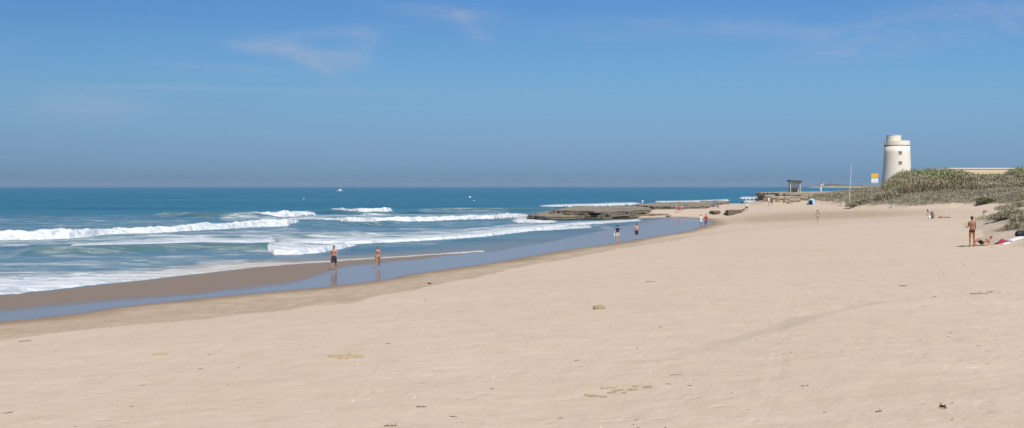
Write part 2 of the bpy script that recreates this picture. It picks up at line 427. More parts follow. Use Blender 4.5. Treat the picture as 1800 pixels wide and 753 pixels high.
cl2 = math_(nt, 'ADD', math_(nt, 'MULTIPLY', cl, .10), math_(nt, 'MULTIPLY', wisp, .80), True)
final = mixc(nt, cl2, mul.outputs[2], (3.9, 4.5, 6.0))
L(nt, final, bg.inputs[0])
sun = bpy.data.lights.new('sun', 'SUN'); sun.energy = 4.5; sun.angle = R(.53); sun.color = (1, .94, .84)
so = bpy.data.objects.new('sun', sun); COL.objects.link(so); so.rotation_euler = sundir.to_track_quat('Z', 'Y').to_euler(); so.location = (20, -20, 60)

# ------------------------------------------------------------------ ground sheet
def grid_faces(nr, nc, keep=None):
    i = np.arange(nr-1)[:, None]*nc+np.arange(nc-1)[None, :]
    f = np.stack([i, i+1, i+nc+1, i+nc], -1).reshape(-1, 4)
    if keep is not None:
        k = keep.reshape(nr, nc); kk = (k[:-1, :-1] | k[1:, :-1] | k[:-1, 1:] | k[1:, 1:]).reshape(-1)
        f = f[kk]
    return f
def compact(v, f, arrs):
    used = np.zeros(len(v), bool); used[f.ravel()] = True
    idx = np.cumsum(used)-1
    return v[used], idx[f], [a[used] for a in arrs]
acols = np.concatenate([np.linspace(-2.6, -.62, 26)[:-1], np.linspace(-.62, -.45, 60)[:-1], np.linspace(-.45, .45, 1000), np.linspace(.45, .62, 60)[1:], np.linspace(.62, 2.6, 26)[1:]])
yr = np.exp(np.linspace(math.log(4), math.log(900), 760))
X = yr[:, None]*acols[None, :]; Y = np.repeat(yr[:, None], len(acols), 1)
x, y = X.ravel(), Y.ravel()
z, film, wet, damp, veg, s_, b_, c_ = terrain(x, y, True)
sub = sst(.6, -.4, s_)
v = np.stack([x, y, z], 1); f = grid_faces(len(yr), len(acols), b_ > -30)
v, f, (film, wet, damp, veg, sub) = compact(v, f, [film, wet, damp, veg, sub])
o = mesh_obj('beach', v, f, M['sand'], smooth=True)
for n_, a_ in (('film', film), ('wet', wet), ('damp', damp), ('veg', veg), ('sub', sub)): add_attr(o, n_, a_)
tag(o, kind='structure')
# coarse sheet carrying the land on to the horizon behind and beside the camera
far_land = [(-75, -20, 0), (-400, -400, -1), (9000, -400, 3), (9000, 9000, 3), (4200, 8800, .5), (470, 1250, .5), (260, 870, .5), (2200, 870, 1), (11, 4.2, 2), (-11, 4.2, 2)]
mb = MB(); mb.add([(-400, -400, -2), (9000, -400, -2), (9000, 4, -2), (-400, 4, -2)], [(0, 1, 2, 3)])
mb.add([(400, 899, -.5), (2340, 899, -.5), (9000, 899, -.5), (9000, 9000, -.5), (4600, 9000, -.5)], [(0, 1, 2, 3, 4)])
ob = mb.build('inland_ground', M['sand']); tag(ob, kind='structure')

# ------------------------------------------------------------------ sea sheet
HH = CAMZ
ucol = 900+F*acols
vbot = np.interp(ucol, [-5000, -400, 0, 80, 150, 230, 300, 400, 470, 580, 675, 739, 860, 960, 1060, 1130, 1165, 1250, 1400, 1800, 6000], [650, 590, 530, 522, 513, 504, 496, 485, 476, 469, 462, 458, 450, 434, 413, 398, 392, 380, 364, 345, 340])
rt = np.concatenate([np.linspace(0, .12, 90)[:-1], np.linspace(.12, 1, 700)])[::-1]
VV = 328.95+(vbot[None, :]-328.95)*rt[:, None]
Y = HH*F/(VV-328); X = Y*acols[None, :]; yw = rt
x, y = X.ravel(), Y.ravel(); a = x/y; u = 900+F*a
b = sdist(x, y, B_pl)             # >0 land
z = np.zeros_like(x); foam = np.zeros_like(x); lace = np.zeros_like(x); sandy = np.zeros_like(x); green = np.zeros_like(x)
# open water swell
sw = fbm(x/60+y/200, y/16, 3, 3)*.55+fbm(x/16, y/5, 9, 3)*.22
z += sw*sst(-2, -30, b)
n_edge = fbm(x/3.5, y/60, 12, 4); n_e2 = fbm(x/1.1, y/1.1, 14, 3); n_e3 = fbm(x/12, y/300, 15, 3); n_e4 = fbm(x/3.2, y/2.4, 16, 4)
def span(u, us, soft=14):
    return sst(us[0]-1, us[0]+soft, u)*(1-sst(us[-1]-soft, us[-1]+1, u))
def breaker(pts, hk=.55, dens=1.0, trail=1.0, face=0.0, soft=14, trail_lace=.8):
    global z
    P = np.array(pts, float); m = span(u, P[:, 0], soft)
    vt = np.interp(u, P[:, 0], P[:, 1]); vb = np.interp(u, P[:, 0], P[:, 2])
    yb = HH*F/(vb-328); px = F/yb
    h = np.minimum(hk*(vb-vt)/px, 1.35)*(1+.35*n_e3+.5*n_edge)
    m = m*sst(.0, .35, m+.9*n_edge+.5*n_e4)
    yb = yb+(1.6*n_e3+1.5*n_edge)*np.clip(yb/110, .5, 2.0)+.5*n_e2+.8*n_e4
    t = y-yb
    ytop = HH*F/(vt-328)*1.0
    te = np.maximum((ytop-yb)*(1-hk)*trail, 1.2)+h*.5
    rise = 1.3*h+.25
    prof = np.where(t < 0, 0, np.where(t < rise, sst(0, rise, t), np.exp(-(t-rise)/(5.5*h+.6))))
    z = np.maximum(z, z*(1-m*(t > 0)*(t < 3*te))+prof*h*m*(1+.45*n_e2+.5*n_e4)) if hk > 0 else z
    fo = sst(-.35, .25, t)*(1-sst(te*.75, te*1.25, t+n_e2*te*.8+n_edge*te*.6))*m*dens
    foam[:] = np.maximum(foam, fo)
    la = sst(-.3, .5, t)*(1-sst(te, te*3.2, t))*m*trail_lace
    lace[:] = np.maximum(lace, la)
    if face:
        green[:] = np.maximum(green, face*m*np.exp(-((t-rise*.5)/(rise*.9))**2))
def swell(pts, h, g=.7, soft=60, fo=0.0):
    global z
    P = np.array(pts, float); m = span(u, P[:, 0], soft)
    vb = np.interp(u, P[:, 0], P[:, 1]); yb = HH*F/(vb-328)+n_e3*2
    t = y-yb; wd = 4.5*h+1
    prof = np.where(t < 0, np.exp(-(t/wd)**2), np.exp(-(t/(wd*2.2))**2))
    z = z+prof*h*m
    green[:] = np.maximum(green, g*m*np.exp(-((t+wd*.5)/(wd*.8))**2))
    if fo: foam[:] = np.maximum(foam, fo*m*np.exp(-((t-.3)/.9)**2))
def patch(pts, dens, soft=50):
    P = np.array(pts, float); m = span(u, P[:, 0], soft)
    vt = np.interp(u, P[:, 0], P[:, 1]); vb = np.interp(u, P[:, 0], P[:, 2])
    vv = 328+HH*F/y; w_ = np.maximum((vb-vt)*.3, 1)
    lace[:] = np.maximum(lace, dens*m*sst(vt-w_*.5, vt+w_, vv)*(1-sst(vb-w_*.6, vb+w_*.4, vv)))
# far behind the reef
breaker([(935, 361, 363.5), (1000, 359.5, 364.5), (1060, 357.5, 363), (1110, 356, 361), (1140, 356.5, 359)], .5, .95, soft=30)
breaker([(1150, 353.5, 357), (1200, 353, 357), (1250, 351.5, 356.5), (1278, 350.5, 356), (1284, 352.5, 355)], .5, .95, soft=5)
breaker([(1296, 347, 349), (1312, 345.5, 351), (1350, 345.5, 352.5), (1390, 346, 353)], .6, 1, soft=8)
breaker([(1305, 353, 356), (1330, 353, 356.5), (1345, 355, 357), (1390, 354, 358)], .4, 1, soft=6)
# outer peeling waves
swell([(240, 384), (300, 381), (360, 383), (420, 384), (500, 383)], .9, .8, 60)
breaker([(372, 371, 376), (392, 370, 382), (440, 370, 383), (500, 368.5, 382), (530, 369.5, 380), (562, 372, 378)], .7, .95, face=.3, soft=16)
breaker([(578, 366, 369), (596, 364.5, 372), (630, 366, 376.5), (660, 365, 376), (682, 363, 375), (694, 367, 373)], .8, 1, face=.4, soft=8)
swell([(520, 372), (580, 374), (640, 378), (700, 376), (760, 370)], .55, .7, 40)
swell([(640, 362), (720, 360), (800, 361)], .6, .6, 60)
swell([(740, 371), (800, 370), (880, 370), (1000, 368)], .6, .8, 40, fo=.45)
patch([(700, 367, 374), (760, 365, 376), (930, 364, 374)], .42)
patch([(350, 381, 392), (560, 376, 388), (760, 376, 382), (930, 372, 376)], .5)
# main white bore
breaker([(-400, 408, 440), (0, 400, 423), (60, 398.5, 421.5), (120, 397.5, 420), (200, 397, 413), (260, 394, 411.5), (330, 390, 407.5), (400, 387, 403.5), (460, 384, 400), (505, 384, 398.5), (530, 385, 391)], .72, 1.15, soft=10)
breaker([(505, 384, 386.5), (540, 382, 385.5), (580, 382, 387), (612, 381, 390), (660, 380.5, 391), (703, 380, 390), (760, 378.5, 388.5), (813, 376, 386.5), (870, 374, 385), (915, 372.5, 382.5), (932, 375, 380)], .7, 1.1, soft=8)
swell([(500, 397), (560, 398), (640, 396), (720, 392)], .5, .35, 40)
# middle wave with a green face
swell([(20, 444), (120, 446), (250, 442), (360, 438), (440, 440), (560, 436)], .55, .85, 60)
breaker([(118, 434.5, 438), (170, 433.5, 440.5), (220, 432, 440.5), (270, 429.5, 438.5), (330, 425.5, 435.5), (352, 423.5, 433.5), (380, 427, 434), (430, 427, 436), (465, 426, 436), (490, 427, 434)], .8, 1.6, trail=6, face=.6, soft=14)
breaker([(466, 437, 440), (480, 435, 449.5), (520, 432, 449), (560, 430, 445), (600, 427.5, 439), (628, 429, 433.5)], .55, 1.1, face=.2, soft=8)
breaker([(480, 425, 430), (560, 420, 430), (630, 419, 430), (690, 418, 427.5), (740, 415, 424.5), (800, 411, 421), (850, 406.5, 417), (900, 400, 410.5), (950, 396, 405), (1003, 392.5, 397), (1060, 390, 393)], .4, 1.05, soft=20)
swell([(460, 422), (560, 418), (680, 414)], .35, .6, 30)
patch([(380, 408, 432), (560, 404, 430), (700, 404, 424), (820, 400, 412), (980, 386, 396)], .56)
breaker([(880, 384.5, 388), (905, 383, 392), (950, 383.5, 393), (1000, 389, 392)], .35, .9, soft=40)
breaker([(880, 404, 408), (960, 402, 406), (1010, 398.5, 402.5), (1050, 396.5, 401)], .2, .9, soft=20)
breaker([(1000, 393, 396), (1060, 390, 393.5), (1110, 387.5, 390.5), (1137, 386, 388.5)], .15, .8, soft=20)
patch([(1040, 398, 404), (1066, 398, 404), (1095, 398, 403)], .45, 25)
# lace foam
lace = np.maximum(lace, .36*sst(330, 240, y)*sst(-2, -12, b)*(u < 1000))
patch([(-400, 428, 452), (0, 421, 436), (200, 412, 430), (420, 402, 424), (560, 396, 416)], .50)
patch([(-400, 470, 530), (0, 452, 505), (120, 452, 495), (300, 442, 486), (460, 438, 470)], .44)
patch([(560, 392, 406), (700, 392, 404), (880, 386, 400)], .36)
patch([(900, 376, 396), (1000, 386, 400), (1080, 384, 400)], .40, 20)
# shore break on the sand
SB = [(-400, 515, 562), (0, 491, 519), (80, 488, 512), (150, 485, 504), (230, 480, 496), (300, 475, 488), (400, 467, 476.5), (470, 461.5, 468), (520, 462.5, 465), (580, 460, 461.5), (633, 455.5, 457), (739, 449, 450.5), (860, 441, 442)]
breaker(SB, .40, 1.55, trail=1.5, soft=20, trail_lace=.6)
patch([(300, 458, 474), (350, 457, 471), (425, 455, 468), (480, 457, 465)], .62, 60)
# sand stirred up in the last metres
ub = np.interp(u, [-400, 0, 150, 330, 450, 560, 700, 1000], [.0, .05, .12, .65, .9, .9, .8, .3])
sandy = ub*sst(-11, -.5, b)
z = z*sst(.6, -2.5, b)+.03-.5*sst(0, 1.5, b)
fi = sst(-1.8, -.3, b)*(b < .3)*.7*(u > 420)*(u < 900)*(1-sst(700, 880, u))*np.clip(.5+2.5*fbm(x/2.5, y/8, 19, 3), 0, 1); foam = np.maximum(foam, fi)
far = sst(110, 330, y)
keep = (b < 6)
v = np.stack([x, y, z], 1); f = grid_faces(len(yw), len(acols), keep)
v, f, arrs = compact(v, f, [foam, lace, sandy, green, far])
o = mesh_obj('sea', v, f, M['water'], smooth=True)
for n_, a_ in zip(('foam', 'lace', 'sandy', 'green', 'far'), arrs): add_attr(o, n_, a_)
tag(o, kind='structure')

# ------------------------------------------------------------------ placing on the ground
def ground(u, v, fine=True):
    dx, dy, dz = ray(u, v)
    ys = np.exp(np.linspace(math.log(8), math.log(700), 1400))
    t = ys/dy
    zz = np.maximum(terrain(dx*t, ys, fine=fine), 0)
    rz = CAMZ+dz*t
    hit = np.nonzero(rz < zz)[0]
    if not len(hit):
        print('NO HIT', u, v); i = len(ys)-1
    else: i = hit[0]
    i = max(i, 1)
    d0 = (CAMZ+dz*t[i-1])-zz[i-1]; d1 = zz[i]-(CAMZ+dz*t[i])
    w_ = d0/(d0+d1+1e-9); tt = t[i-1]*(1-w_)+t[i]*w_
    X_, Y_ = dx*tt, dy*tt
    return Vector((X_, Y_, max(float(terrain(np.array([X_]), np.array([Y_]))[0]), 0)))
def gz(x, y): return float(terrain(np.array([x]), np.array([y]))[0])
def ppm(p): return F/p[1]

# ------------------------------------------------------------------ rock ledges
def ledge(name, outline, z0, z1, mat, label, layers=4, shrink=.9, seed=1, tilt=0.0, cat='rock', rag=.9, group=None, und=.55, capn=.6):
    rr = random.Random(seed)
    P = np.array(outline, float)
    c = P.mean(0)
    # resample outline
    pts = []
    n = len(P)
    for i in range(n):
        p, q = P[i], P[(i+1) % n]; k = max(2, int(np.hypot(*(q-p))/.7))
        for j in range(k): pts.append(p+(q-p)*j/k)
    pts = np.array(pts)
    d = pts-c; dl = np.hypot(d[:, 0], d[:, 1])+1e-6; nd = d/dl[:, None]
    H = z1-z0; lv = []
    zs = np.linspace(0, 1, layers+1)
    rings = []
    for k in range(layers):
        off = -shrink*H*zs[k]*1.3
        for part, (za, zb, inn) in enumerate(((zs[k], zs[k]+.30/layers, -und), (zs[k]+.34/layers, zs[k+1], 0))):
            for zz in (za, zb):
                jit = np.array([rag*2.0*fbm(px/3.0+seed*7, py/3.0+k*5.3, seed+k, 4) for px, py in pts])
                ro = off+inn*(k > 0 or True)*H/layers*1.2+jit*(1+.6*k)
                q = pts+nd*ro[:, None]
                zw = z0+H*zz+tilt*(q[:, 1]-c[1])+.25*H/layers*np.array([fbm(px/2, py/2, seed+50+k, 2) for px, py in pts])
                rings.append(np.column_stack([q, zw]))
    V = np.vstack(rings); m = len(pts); fs = []
    for r in range(len(rings)-1):
        for i in range(m):
            j = (i+1) % m; fs.append((r*m+i, r*m+j, (r+1)*m+j, (r+1)*m+i))
    # cap: inward rings
    base = rings[-1]; vv = V.tolist(); last = (len(rings)-1)*m
    cc = base.mean(0)
    for t in (.8, .55, .3):
        ring = cc+(base-cc)*t
        ring[:, 2] = cc[2]*(1-t)+base[:, 2]*t+tilt*0+np.array([capn*H*fbm(px/4, py/4, seed+9, 4) for px, py in ring[:, :2]])+.10*H*(1-t)
        st = len(vv); vv += ring.tolist()
        for i in range(m):
            j = (i+1) % m; fs.append((last+i, last+j, st+j, st+i))
        last = st
    vv.append([cc[0], cc[1], cc[2]+.1*H]); k = len(vv)-1
    for i in range(m): fs.append((last+i, last+(i+1) % m, k))
    o = mesh_obj(name, vv, fs, mat)
    # origin to base centre
    org = Vector((c[0], c[1], z0))
    o.data.transform(Matrix.Translation(-org)); o.location = org
    return tag(o, label, cat, group)
def W(pts, z): return [unproj(u, v, z) for u, v in pts]
g1 = 'flat rock slabs of the reef'
ledge('reef_ledge', W([(926, 383.5), (960, 386), (1000, 385.5), (1045, 384), (1010, 379), (975, 376.5), (950, 377)], .2), -.3, .75, M['reef'], 'low mossy olive rock shelf at the seaward tip of the reef, wave foam beside it', 3, seed=3, rag=.8)
ledge('reef_ledge', W([(962, 379), (1000, 381), (1060, 382.5), (1110, 381), (1150, 377), (1140, 372), (1080, 370.5), (1010, 370)], .5), -.2, 1.55, M['reef'], 'long grey brown rock ledge with a dark undercut, largest and nearest of the reef', 5, seed=8, rag=.9)
ledge('reef_ledge', W([(1050, 382.5), (1100, 382.2), (1160, 380), (1210, 377), (1240, 373), (1180, 373), (1120, 376)], .3), -.1, .62, M['brownrock'], 'thin sandy brown rock shelf along the lagoon edge below the three standing people', 2, seed=12, rag=.7)
ledge('reef_ledge', W([(1106, 366.5), (1150, 369), (1200, 370), (1245, 367.5), (1262, 362), (1220, 359.5), (1150, 361)], 1.0), .1, 1.75, M['reef'], 'broad grey rear rock ledge behind the three standing people, against the far surf', 4, seed=17, rag=1.0)
ledge('reef_ledge', W([(1222, 362.5), (1250, 363), (1272, 360.3), (1284, 358), (1262, 357), (1230, 358)], 1.0), .2, 1.75, M['reef'], 'narrow grey rock ledge under the far surf, behind the dark beach umbrella', 3, seed=21, rag=.8)
ledge('beach_rock', W([(1272, 370.5), (1280, 371.8), (1291, 371.3), (1304, 370.3), (1306, 369.6), (1285, 369.2)], 1.4), .7, 1.5, M['brownrock'], 'brown flat topped rock with dark foot, left of the person in the white shirt', 3, seed=25, rag=.25, shrink=.5)
ledge('beach_rock', W([(1246, 371), (1256, 372), (1266, 371.6), (1268, 370.9), (1252, 370.6)], 1.2), .7, 1.22, M['brownrock'], 'small low grey brown rock in front of the dark beach umbrella', 2, seed=29, rag=.25, shrink=.5)
ledge('beach_rock', W([(1168, 381), (1174, 381.8), (1181, 381), (1179, 380), (1171, 380)], .2), -.1, .36, M['reef'], 'dark wet rock lying alone at the edge of the lagoon film below the reef', 2, seed=33, rag=.2, shrink=.4)
ledge('beach_rock', W([(1302, 357.4), (1306, 357.7), (1308, 357), (1305, 356.6)], .6), .2, 1.1, M['brownrock'], 'tiny brown rock at the far water edge behind the person in the white shirt', 2, seed=35, rag=.2, shrink=.4)
# promontory under the lookout hut
cl = ledge('rocky_promontory', [(62.5, 304), (63.5, 299.5), (66, 298), (72, 298.5), (78, 296.5), (84, 299), (92, 305), (92, 332), (72, 333), (63, 325)], 1.6, 4.55, M['cliff'], 'pale brown layered rock bank carrying the wooden lookout hut', 4, seed=41, rag=.6, shrink=.25, und=.3, capn=.08)
cliff_spots = [(1355, 351, 1.8, 'rounded pale boulder at the left end of the rock bank beside the surf'), (1362, 353.5, 1.6, 'long pale boulder at the left foot of the rock bank'), (1375, 354.5, 1.3, 'tan boulder on the sand below the left post of the lookout hut'), (1390, 355, 1.7, 'tan boulder below the middle of the lookout hut'),
               (1399, 357.3, 1.5, 'low flat brown stone lying forward on the sand below the lookout hut'), (1409, 353.5, 1.5, 'tan boulder between the lookout hut and the blue beach tent'), (1418, 351, 1.7, 'pale boulder just behind the blue beach tent'), (1384, 351.5, 1.4, 'pale boulder half way up the rock bank under the hut')]
for i, (u_, v_, sz, lb) in enumerate(cliff_spots):
    p = ground(u_, v_)
    a0 = random.random()*3; ring = [(p.x+sz*1.1*math.cos(t+a0)*(.75+.5*random.random()), p.y+1.0+sz*.6*math.sin(t+a0)*(.75+.5*random.random())) for t in np.linspace(0, 2*math.pi, 8)[:-1]]
    ledge('boulder', ring, p.z-.3, p.z+.75*sz*random.uniform(.7, 1.1), M['cliff'], lb, 2, seed=50+i, rag=.22, shrink=.35, group='boulders at the foot of the rock bank')

# ------------------------------------------------------------------ vegetation
def veg_mat(name, c0, c1, c2, c3):
    m, nt, bs = newmat(name)
    h, rnd = attr(nt, 'hgt'), attr(nt, 'rnd')
    lo = mixc(nt, rnd, c0, c1); hi = mixc(nt, rnd, c2, c3)
    n = noise(nt, .25, 3, .6)
    c = mixc(nt, ramp(nt, math_(nt, 'ADD', h, math_(nt, 'MULTIPLY', math_(nt, 'SUBTRACT', n, .5), .6)), .35, .80), lo, hi)
    L(nt, c, bs.inputs['Base Color']); bs.inputs['Roughness'].default_value = .75; bs.inputs['Specular IOR Level'].default_value = .2
    return m
M['reed'] = veg_mat('reed_leaves', (.25, .195, .125), (.44, .36, .25), (.15, .185, .065), (.31, .32, .15))
M['scrub'] = veg_mat('dune_scrub', (.22, .185, .125), (.38, .325, .235), (.24, .23, .14), (.42, .375, .26))
M['green'] = veg_mat('green_shrub', (.08, .09, .045), (.13, .13, .07), (.13, .15, .07), (.19, .21, .10))
class Blades:
    def __init__(s): s.v = []; s.f = []; s.h = []; s.r = []
    def arrs(s, P, hgt, rnd, F_):   # P (n,k,3) ; F_ local faces (m,3|4)
        n, k = P.shape[:2]; b = sum(len(q) for q in s.v)
        s.v.append(P.reshape(-1, 3)); s.h.append(np.repeat(hgt.reshape(n, -1), k//hgt.reshape(n, -1).shape[1], 1).ravel() if hgt.size != n*k else hgt.ravel())
        s.r.append(np.repeat(rnd, k))
        s.f.append((b+np.arange(n)[:, None, None]*k+np.array(F_)[None]).reshape(-1, 3))
    def build(s, name, mat):
        o = mesh_obj(name, np.vstack(s.v), np.vstack(s.f), mat)
        add_attr(o, 'hgt', np.concatenate(s.h)); add_attr(o, 'rnd', np.concatenate(s.r)); return o
def blades(B, base, height, width, lean, hz0, hz1, rnd, az=None):
    """curved 2-segment blades: base (n,3)"""
    n = len(base); az = rng.uniform(0, 2*np.pi, n) if az is None else az
    d = np.stack([np.cos(az), np.sin(az), 0*az], 1); sd_ = rng.uniform(0, np.pi, n); side = np.stack([np.cos(sd_), np.sin(sd_)*.6, 0*az], 1)*width[:, None]/2
    mid = base+d*(lean*height*.3)[:, None]+np.array([0, 0, 1])*(height*.6)[:, None]
    tip = base+d*(lean*height)[:, None]+np.array([0, 0, 1])*(height*(1-.35*lean))[:, None]
    P = np.stack([base-side*.8, base+side*.8, mid+side, mid-side, tip], 1)
    h = np.stack([hz0, hz0, (hz0+hz1)/2, (hz0+hz1)/2, hz1], 1)
    B.arrs(P, h, rnd, [(0, 1, 2), (0, 2, 3), (3, 2, 4)])

def ledge_pts(n, amin, amax, y0, y1, power=1.0):
    a_ = rng.uniform(amin, amax, n); t = rng.uniform(0, 1, n)**power; y_ = y0+(y1-y0)*t
    return a_*y_, y_
# giant reeds
B = Blades()
n = 15000
x, y = ledge_pts(n, .296, .52, 236, 262)
u = 900+F*x/y
zt = terrain(x, y, fine=False); c = sdist(x, y, C_pl)
topv = np.interp(u, [1540, 1552, 1566, 1585, 1600, 1625, 1665, 1700, 1715, 1735, 1765, 1778, 1800, 1900, 2200], [327, 322, 311, 300, 297, 297, 299, 302, 307, 308, 305, 297, 292, 291, 290])
ztop = CAMZ+(328-topv)/F*y
H_ = (ztop-zt)*(.62+.30*vn(x/2.2, y/2.2, 5)+.16*rng.uniform(0, 1, n)*vn(x/6, y/6, 8))
edge = sst(236, 244, y+6*fbm(x/4, 0*x, 3, 2)); H_ = H_*(.40+.60*edge); tall = rng.uniform(0, 1, n) < .10; H_ = H_*(1.05+.20*tall)
ok = (H_ > .5) & (c > 3); x, y, zt, H_ = x[ok], y[ok], zt[ok], H_[ok]; n = len(x)
print('reeds', n)
base = np.stack([x, y, zt-.05], 1); rn = np.clip(.5+1.6*fbm(x/5, y/5, 31, 3)+rng.normal(0, .18, n), 0, 1)
gl = np.clip(-.12+.9*fbm(x/9, y/9, 37, 3), -.4, .3)-.30*(1-edge[ok])
blades(B, base, H_, np.full(n, .045), rng.uniform(.02, .14, n), 0*x, np.ones(n)+gl, rn)
for k in range(9):
    t = rng.uniform(.18, .98, n); hb = H_*t
    bb = base+np.stack([rng.normal(0, .05, n), rng.normal(0, .05, n), hb*.95], 1)
    blades(B, bb, rng.uniform(.35, .8, n)*np.minimum(1, H_/2), rng.uniform(.05, .11, n), rng.uniform(.5, 1.1, n), t*.95+gl, t*.95+gl+.05, np.clip(rn+rng.normal(0, .15, n), 0, 1))
pl = rng.uniform(0, 1, n) < .16
nb = pl.sum(); blades(B, base[pl]+np.stack([0*x[pl], 0*x[pl], H_[pl]*.9], 1), rng.uniform(.35, .6, nb), rng.uniform(.10, .16, nb), rng.uniform(.1, .4, nb), np.full(nb, .05), np.full(nb, .1), np.full(nb, .95))
ob = B.build('reed_bed', M['reed']); tag(ob, 'dense bed of tall reeds with green tops and dry brown stems on the far dune', 'reeds', kind='stuff')
# low grey scrub on the dunes
B = Blades()
def scrub(n, amin, amax, y0, y1, hmin, hmax, wd, thr=0.0, per=10, spread=.35):
    x, y = ledge_pts(n, amin, amax, y0, y1)
    c = sdist(x, y, C_pl)+3.0*fbm(x/7, y/7, 23, 3)
    dens = fbm(x/4, y/4, 66, 3)+.5*fbm(x/1.5, y/1.5, 67, 2)
    ok = (c > 1.3+2.0*vn(x/3, y/3, 6)) & (dens > thr-.25*sst(3, 9, c)); x, y = x[ok], y[ok]; n = len(x)
    s_ = (.6+.8*vn(x/2.5, y/2.5, 71))
    zt = terrain(x, y, fine=False); r0 = np.clip(.5+1.8*fbm(x/4, y/4, 72, 3), 0, 1)
    for k in range(per):
        bb = np.stack([x+rng.normal(0, spread, n), y+rng.normal(0, spread, n), zt-.03], 1)
        hh = rng.uniform(hmin, hmax, n)*s_
        blades(B, bb, hh, rng.uniform(.7, 1.3, n)*wd, rng.uniform(.3, 1.1, n), np.zeros(n), np.ones(n), np.clip(r0+rng.normal(0, .2, n), 0, 1))
    return n
print('scrub far', scrub(15000, .235, .52, 205, 262, .22, .55, .07, -.2, 9, .4))
print('scrub crest', scrub(14000, .235, .33, 250, 345, .25, .6, .10, -.3, 7, .5))
print('scrub near', scrub(9000, .35, .47, 74, 140, .12, .40, .022, -.12, 16, .20), scrub(6000, .33, .47, 130, 205, .15, .42, .04, -.12, 12, .3))
ob = B.build('dune_scrub', M['scrub']); tag(ob, 'low grey olive scrub and dry grass covering the dune slopes', 'scrub', kind='stuff')
# single shrubs
def shrub(p, rx, rz, nb, mat, label, group=None, seed=0, wd=.05):
    r2 = np.random.default_rng(seed); B = Blades()
    root = empty('shrub', p, 0, label, 'shrub', group)
    th = r2.uniform(0, 2*np.pi, nb); ph = np.arccos(r2.uniform(0, 1, nb)); rr_ = r2.uniform(.25, 1, nb)**.5*(1+.3*np.sin(th*3+seed)+.2*np.sin(th*7))
    P = np.stack([rx*rr_*np.sin(ph)*np.cos(th), rx*.8*rr_*np.sin(ph)*np.sin(th), rz*rr_*np.cos(ph)], 1)
    cl_ = vn(P[:, 0]*6/rx+seed, P[:, 1]*6/rx+P[:, 2]*3/rz, seed); P = P[cl_ > .3]; n = len(P)
    hn = np.clip(P[:, 2]/rz, 0, 1)
    blades(B, P, r2.uniform(.12, .3, n)*rz*1.3, np.full(n, wd), r2.uniform(.4, 1.2, n), hn, hn+.1, np.clip(cl_[cl_ > .3]+r2.normal(0, .15, n), 0, 1), az=r2.uniform(0, 6.28, n))
    ob = B.build('foliage', mat); ob.parent = root
    mb = MB()
    for k in range(5):
        t = 2*math.pi*k/5+seed; q = Vector((rx*.5*math.cos(t), rx*.4*math.sin(t), rz*.6)); mb.frust((0, 0, -.1), q, .03, .012, 6)
    mb.build('stem', M['bark'], root)
M['bark'] = simple('bark', (.16, .115, .075), .9)
p = ground(1738, 361); p.y += 2; p.z = gz(p.x, p.y)
shrub(p, 1.5, .85, 3500, M['green'], 'green rounded bush at the dune foot behind the black lidded bin', seed=3, wd=.12)
g = 'grey tufted bushes on the near dune'
for i, (u_, v_, rx, rz, lb) in enumerate([(1757, 388, 1.0, .55, 'grey olive bush lowest and leftmost on the near dune slope'), (1775, 384, 1.2, .7, 'grey olive bush in the middle of the near dune slope'), (1795, 392, .9, .55, 'grey olive bush low on the near dune at the right edge of the photo'),
                                   (1770, 370, 1.6, .7, 'wide grey bush near the top of the near dune'), (1792, 364, 1.6, .8, 'grey bush on the near dune crest at the right edge of the photo'), (1785, 403, .6, .35, 'small dry tuft just above the white towel')]):
    p = ground(u_, v_); shrub(p, rx, rz, 3500, M['scrub'], lb, g, 20+i, .05)
for i, (u_, v_, rx, rz, lb) in enumerate([(1503, 331, 2.0, .9, 'dark bush on the dune crest beside the leaning white mast'), (1559, 326, 2.2, 1.2, 'dark rounded bush at the foot of the white tower'), (1524, 330, 1.6, .9, 'low dark bush just left of the yellow and white sign')]):
    a_ = (u_-900)/F; y_ = 236.; shrub(Vector((a_*y_, y_, gz(a_*y_, y_)-.1)), rx, rz, 3500, M['scrub'], lb, None, 40+i, .12)

# ------------------------------------------------------------------ buildings and beach furniture
M['plaster'] = simple('lime_plaster', (.80, .73, .61), .85, .06, .6, .15)
M['peach'] = simple('peach_wall', (.66, .52, .36), .85, .06, .5)
M['cream'] = simple('cream_coping', (.78, .72, .62), .8, .04)
M['brick'] = simple('red_brick', (.38, .17, .10), .85, .2)
M['dark'] = simple('dark_opening', (.03, .028, .026), .9, .1)
M['frame'] = simple('window_surround', (.72, .65, .53), .8, .06)
M['white'] = simple('white_paint', (.80, .80, .79), .5, .04)
M['offwhite'] = simple('off_white_cloth', (.72, .71, .70), .8, .05)
M['yellow'] = simple('yellow_panel', (.80, .43, .035), .5, .04)
M['wood'] = simple('weathered_wood', (.36, .33, .25), .8, .15)
M['palewood'] = simple('pale_wood', (.52, .48, .38), .8, .1)
M['slate'] = simple('dark_roof', (.055, .075, .085), .7, .15)
M['black'] = simple('black_plastic', (.025, .024, .026), .55, .1)
M['grey'] = simple('grey_metal', (.33, .33, .33), .5, .1)
M['blue'] = simple('pale_blue_nylon', (.36, .50, .62), .6, .06)
M['slateblue'] = simple('slate_blue_canvas', (.10, .14, .19), .75, .1)
M['red'] = simple('dark_red_cloth', (.30, .035, .05), .8, .2, 12)
M['driftwood'] = simple('driftwood', (.19, .14, .095), .9, .25, 20, .5)
M['weed'] = simple('dry_seaweed', (.44, .34, .20), .9, .3, 15, .4)
M['darkweed'] = simple('dark_seaweed', (.05, .038, .028), .8, .3, 15, .4)
M['crust'] = simple('clay_crust', (.42, .315, .19), .9, .25, 8, .5)
M['tanstone'] = simple('tan_stone', (.34, .27, .17), .9, .2, 10, .5)

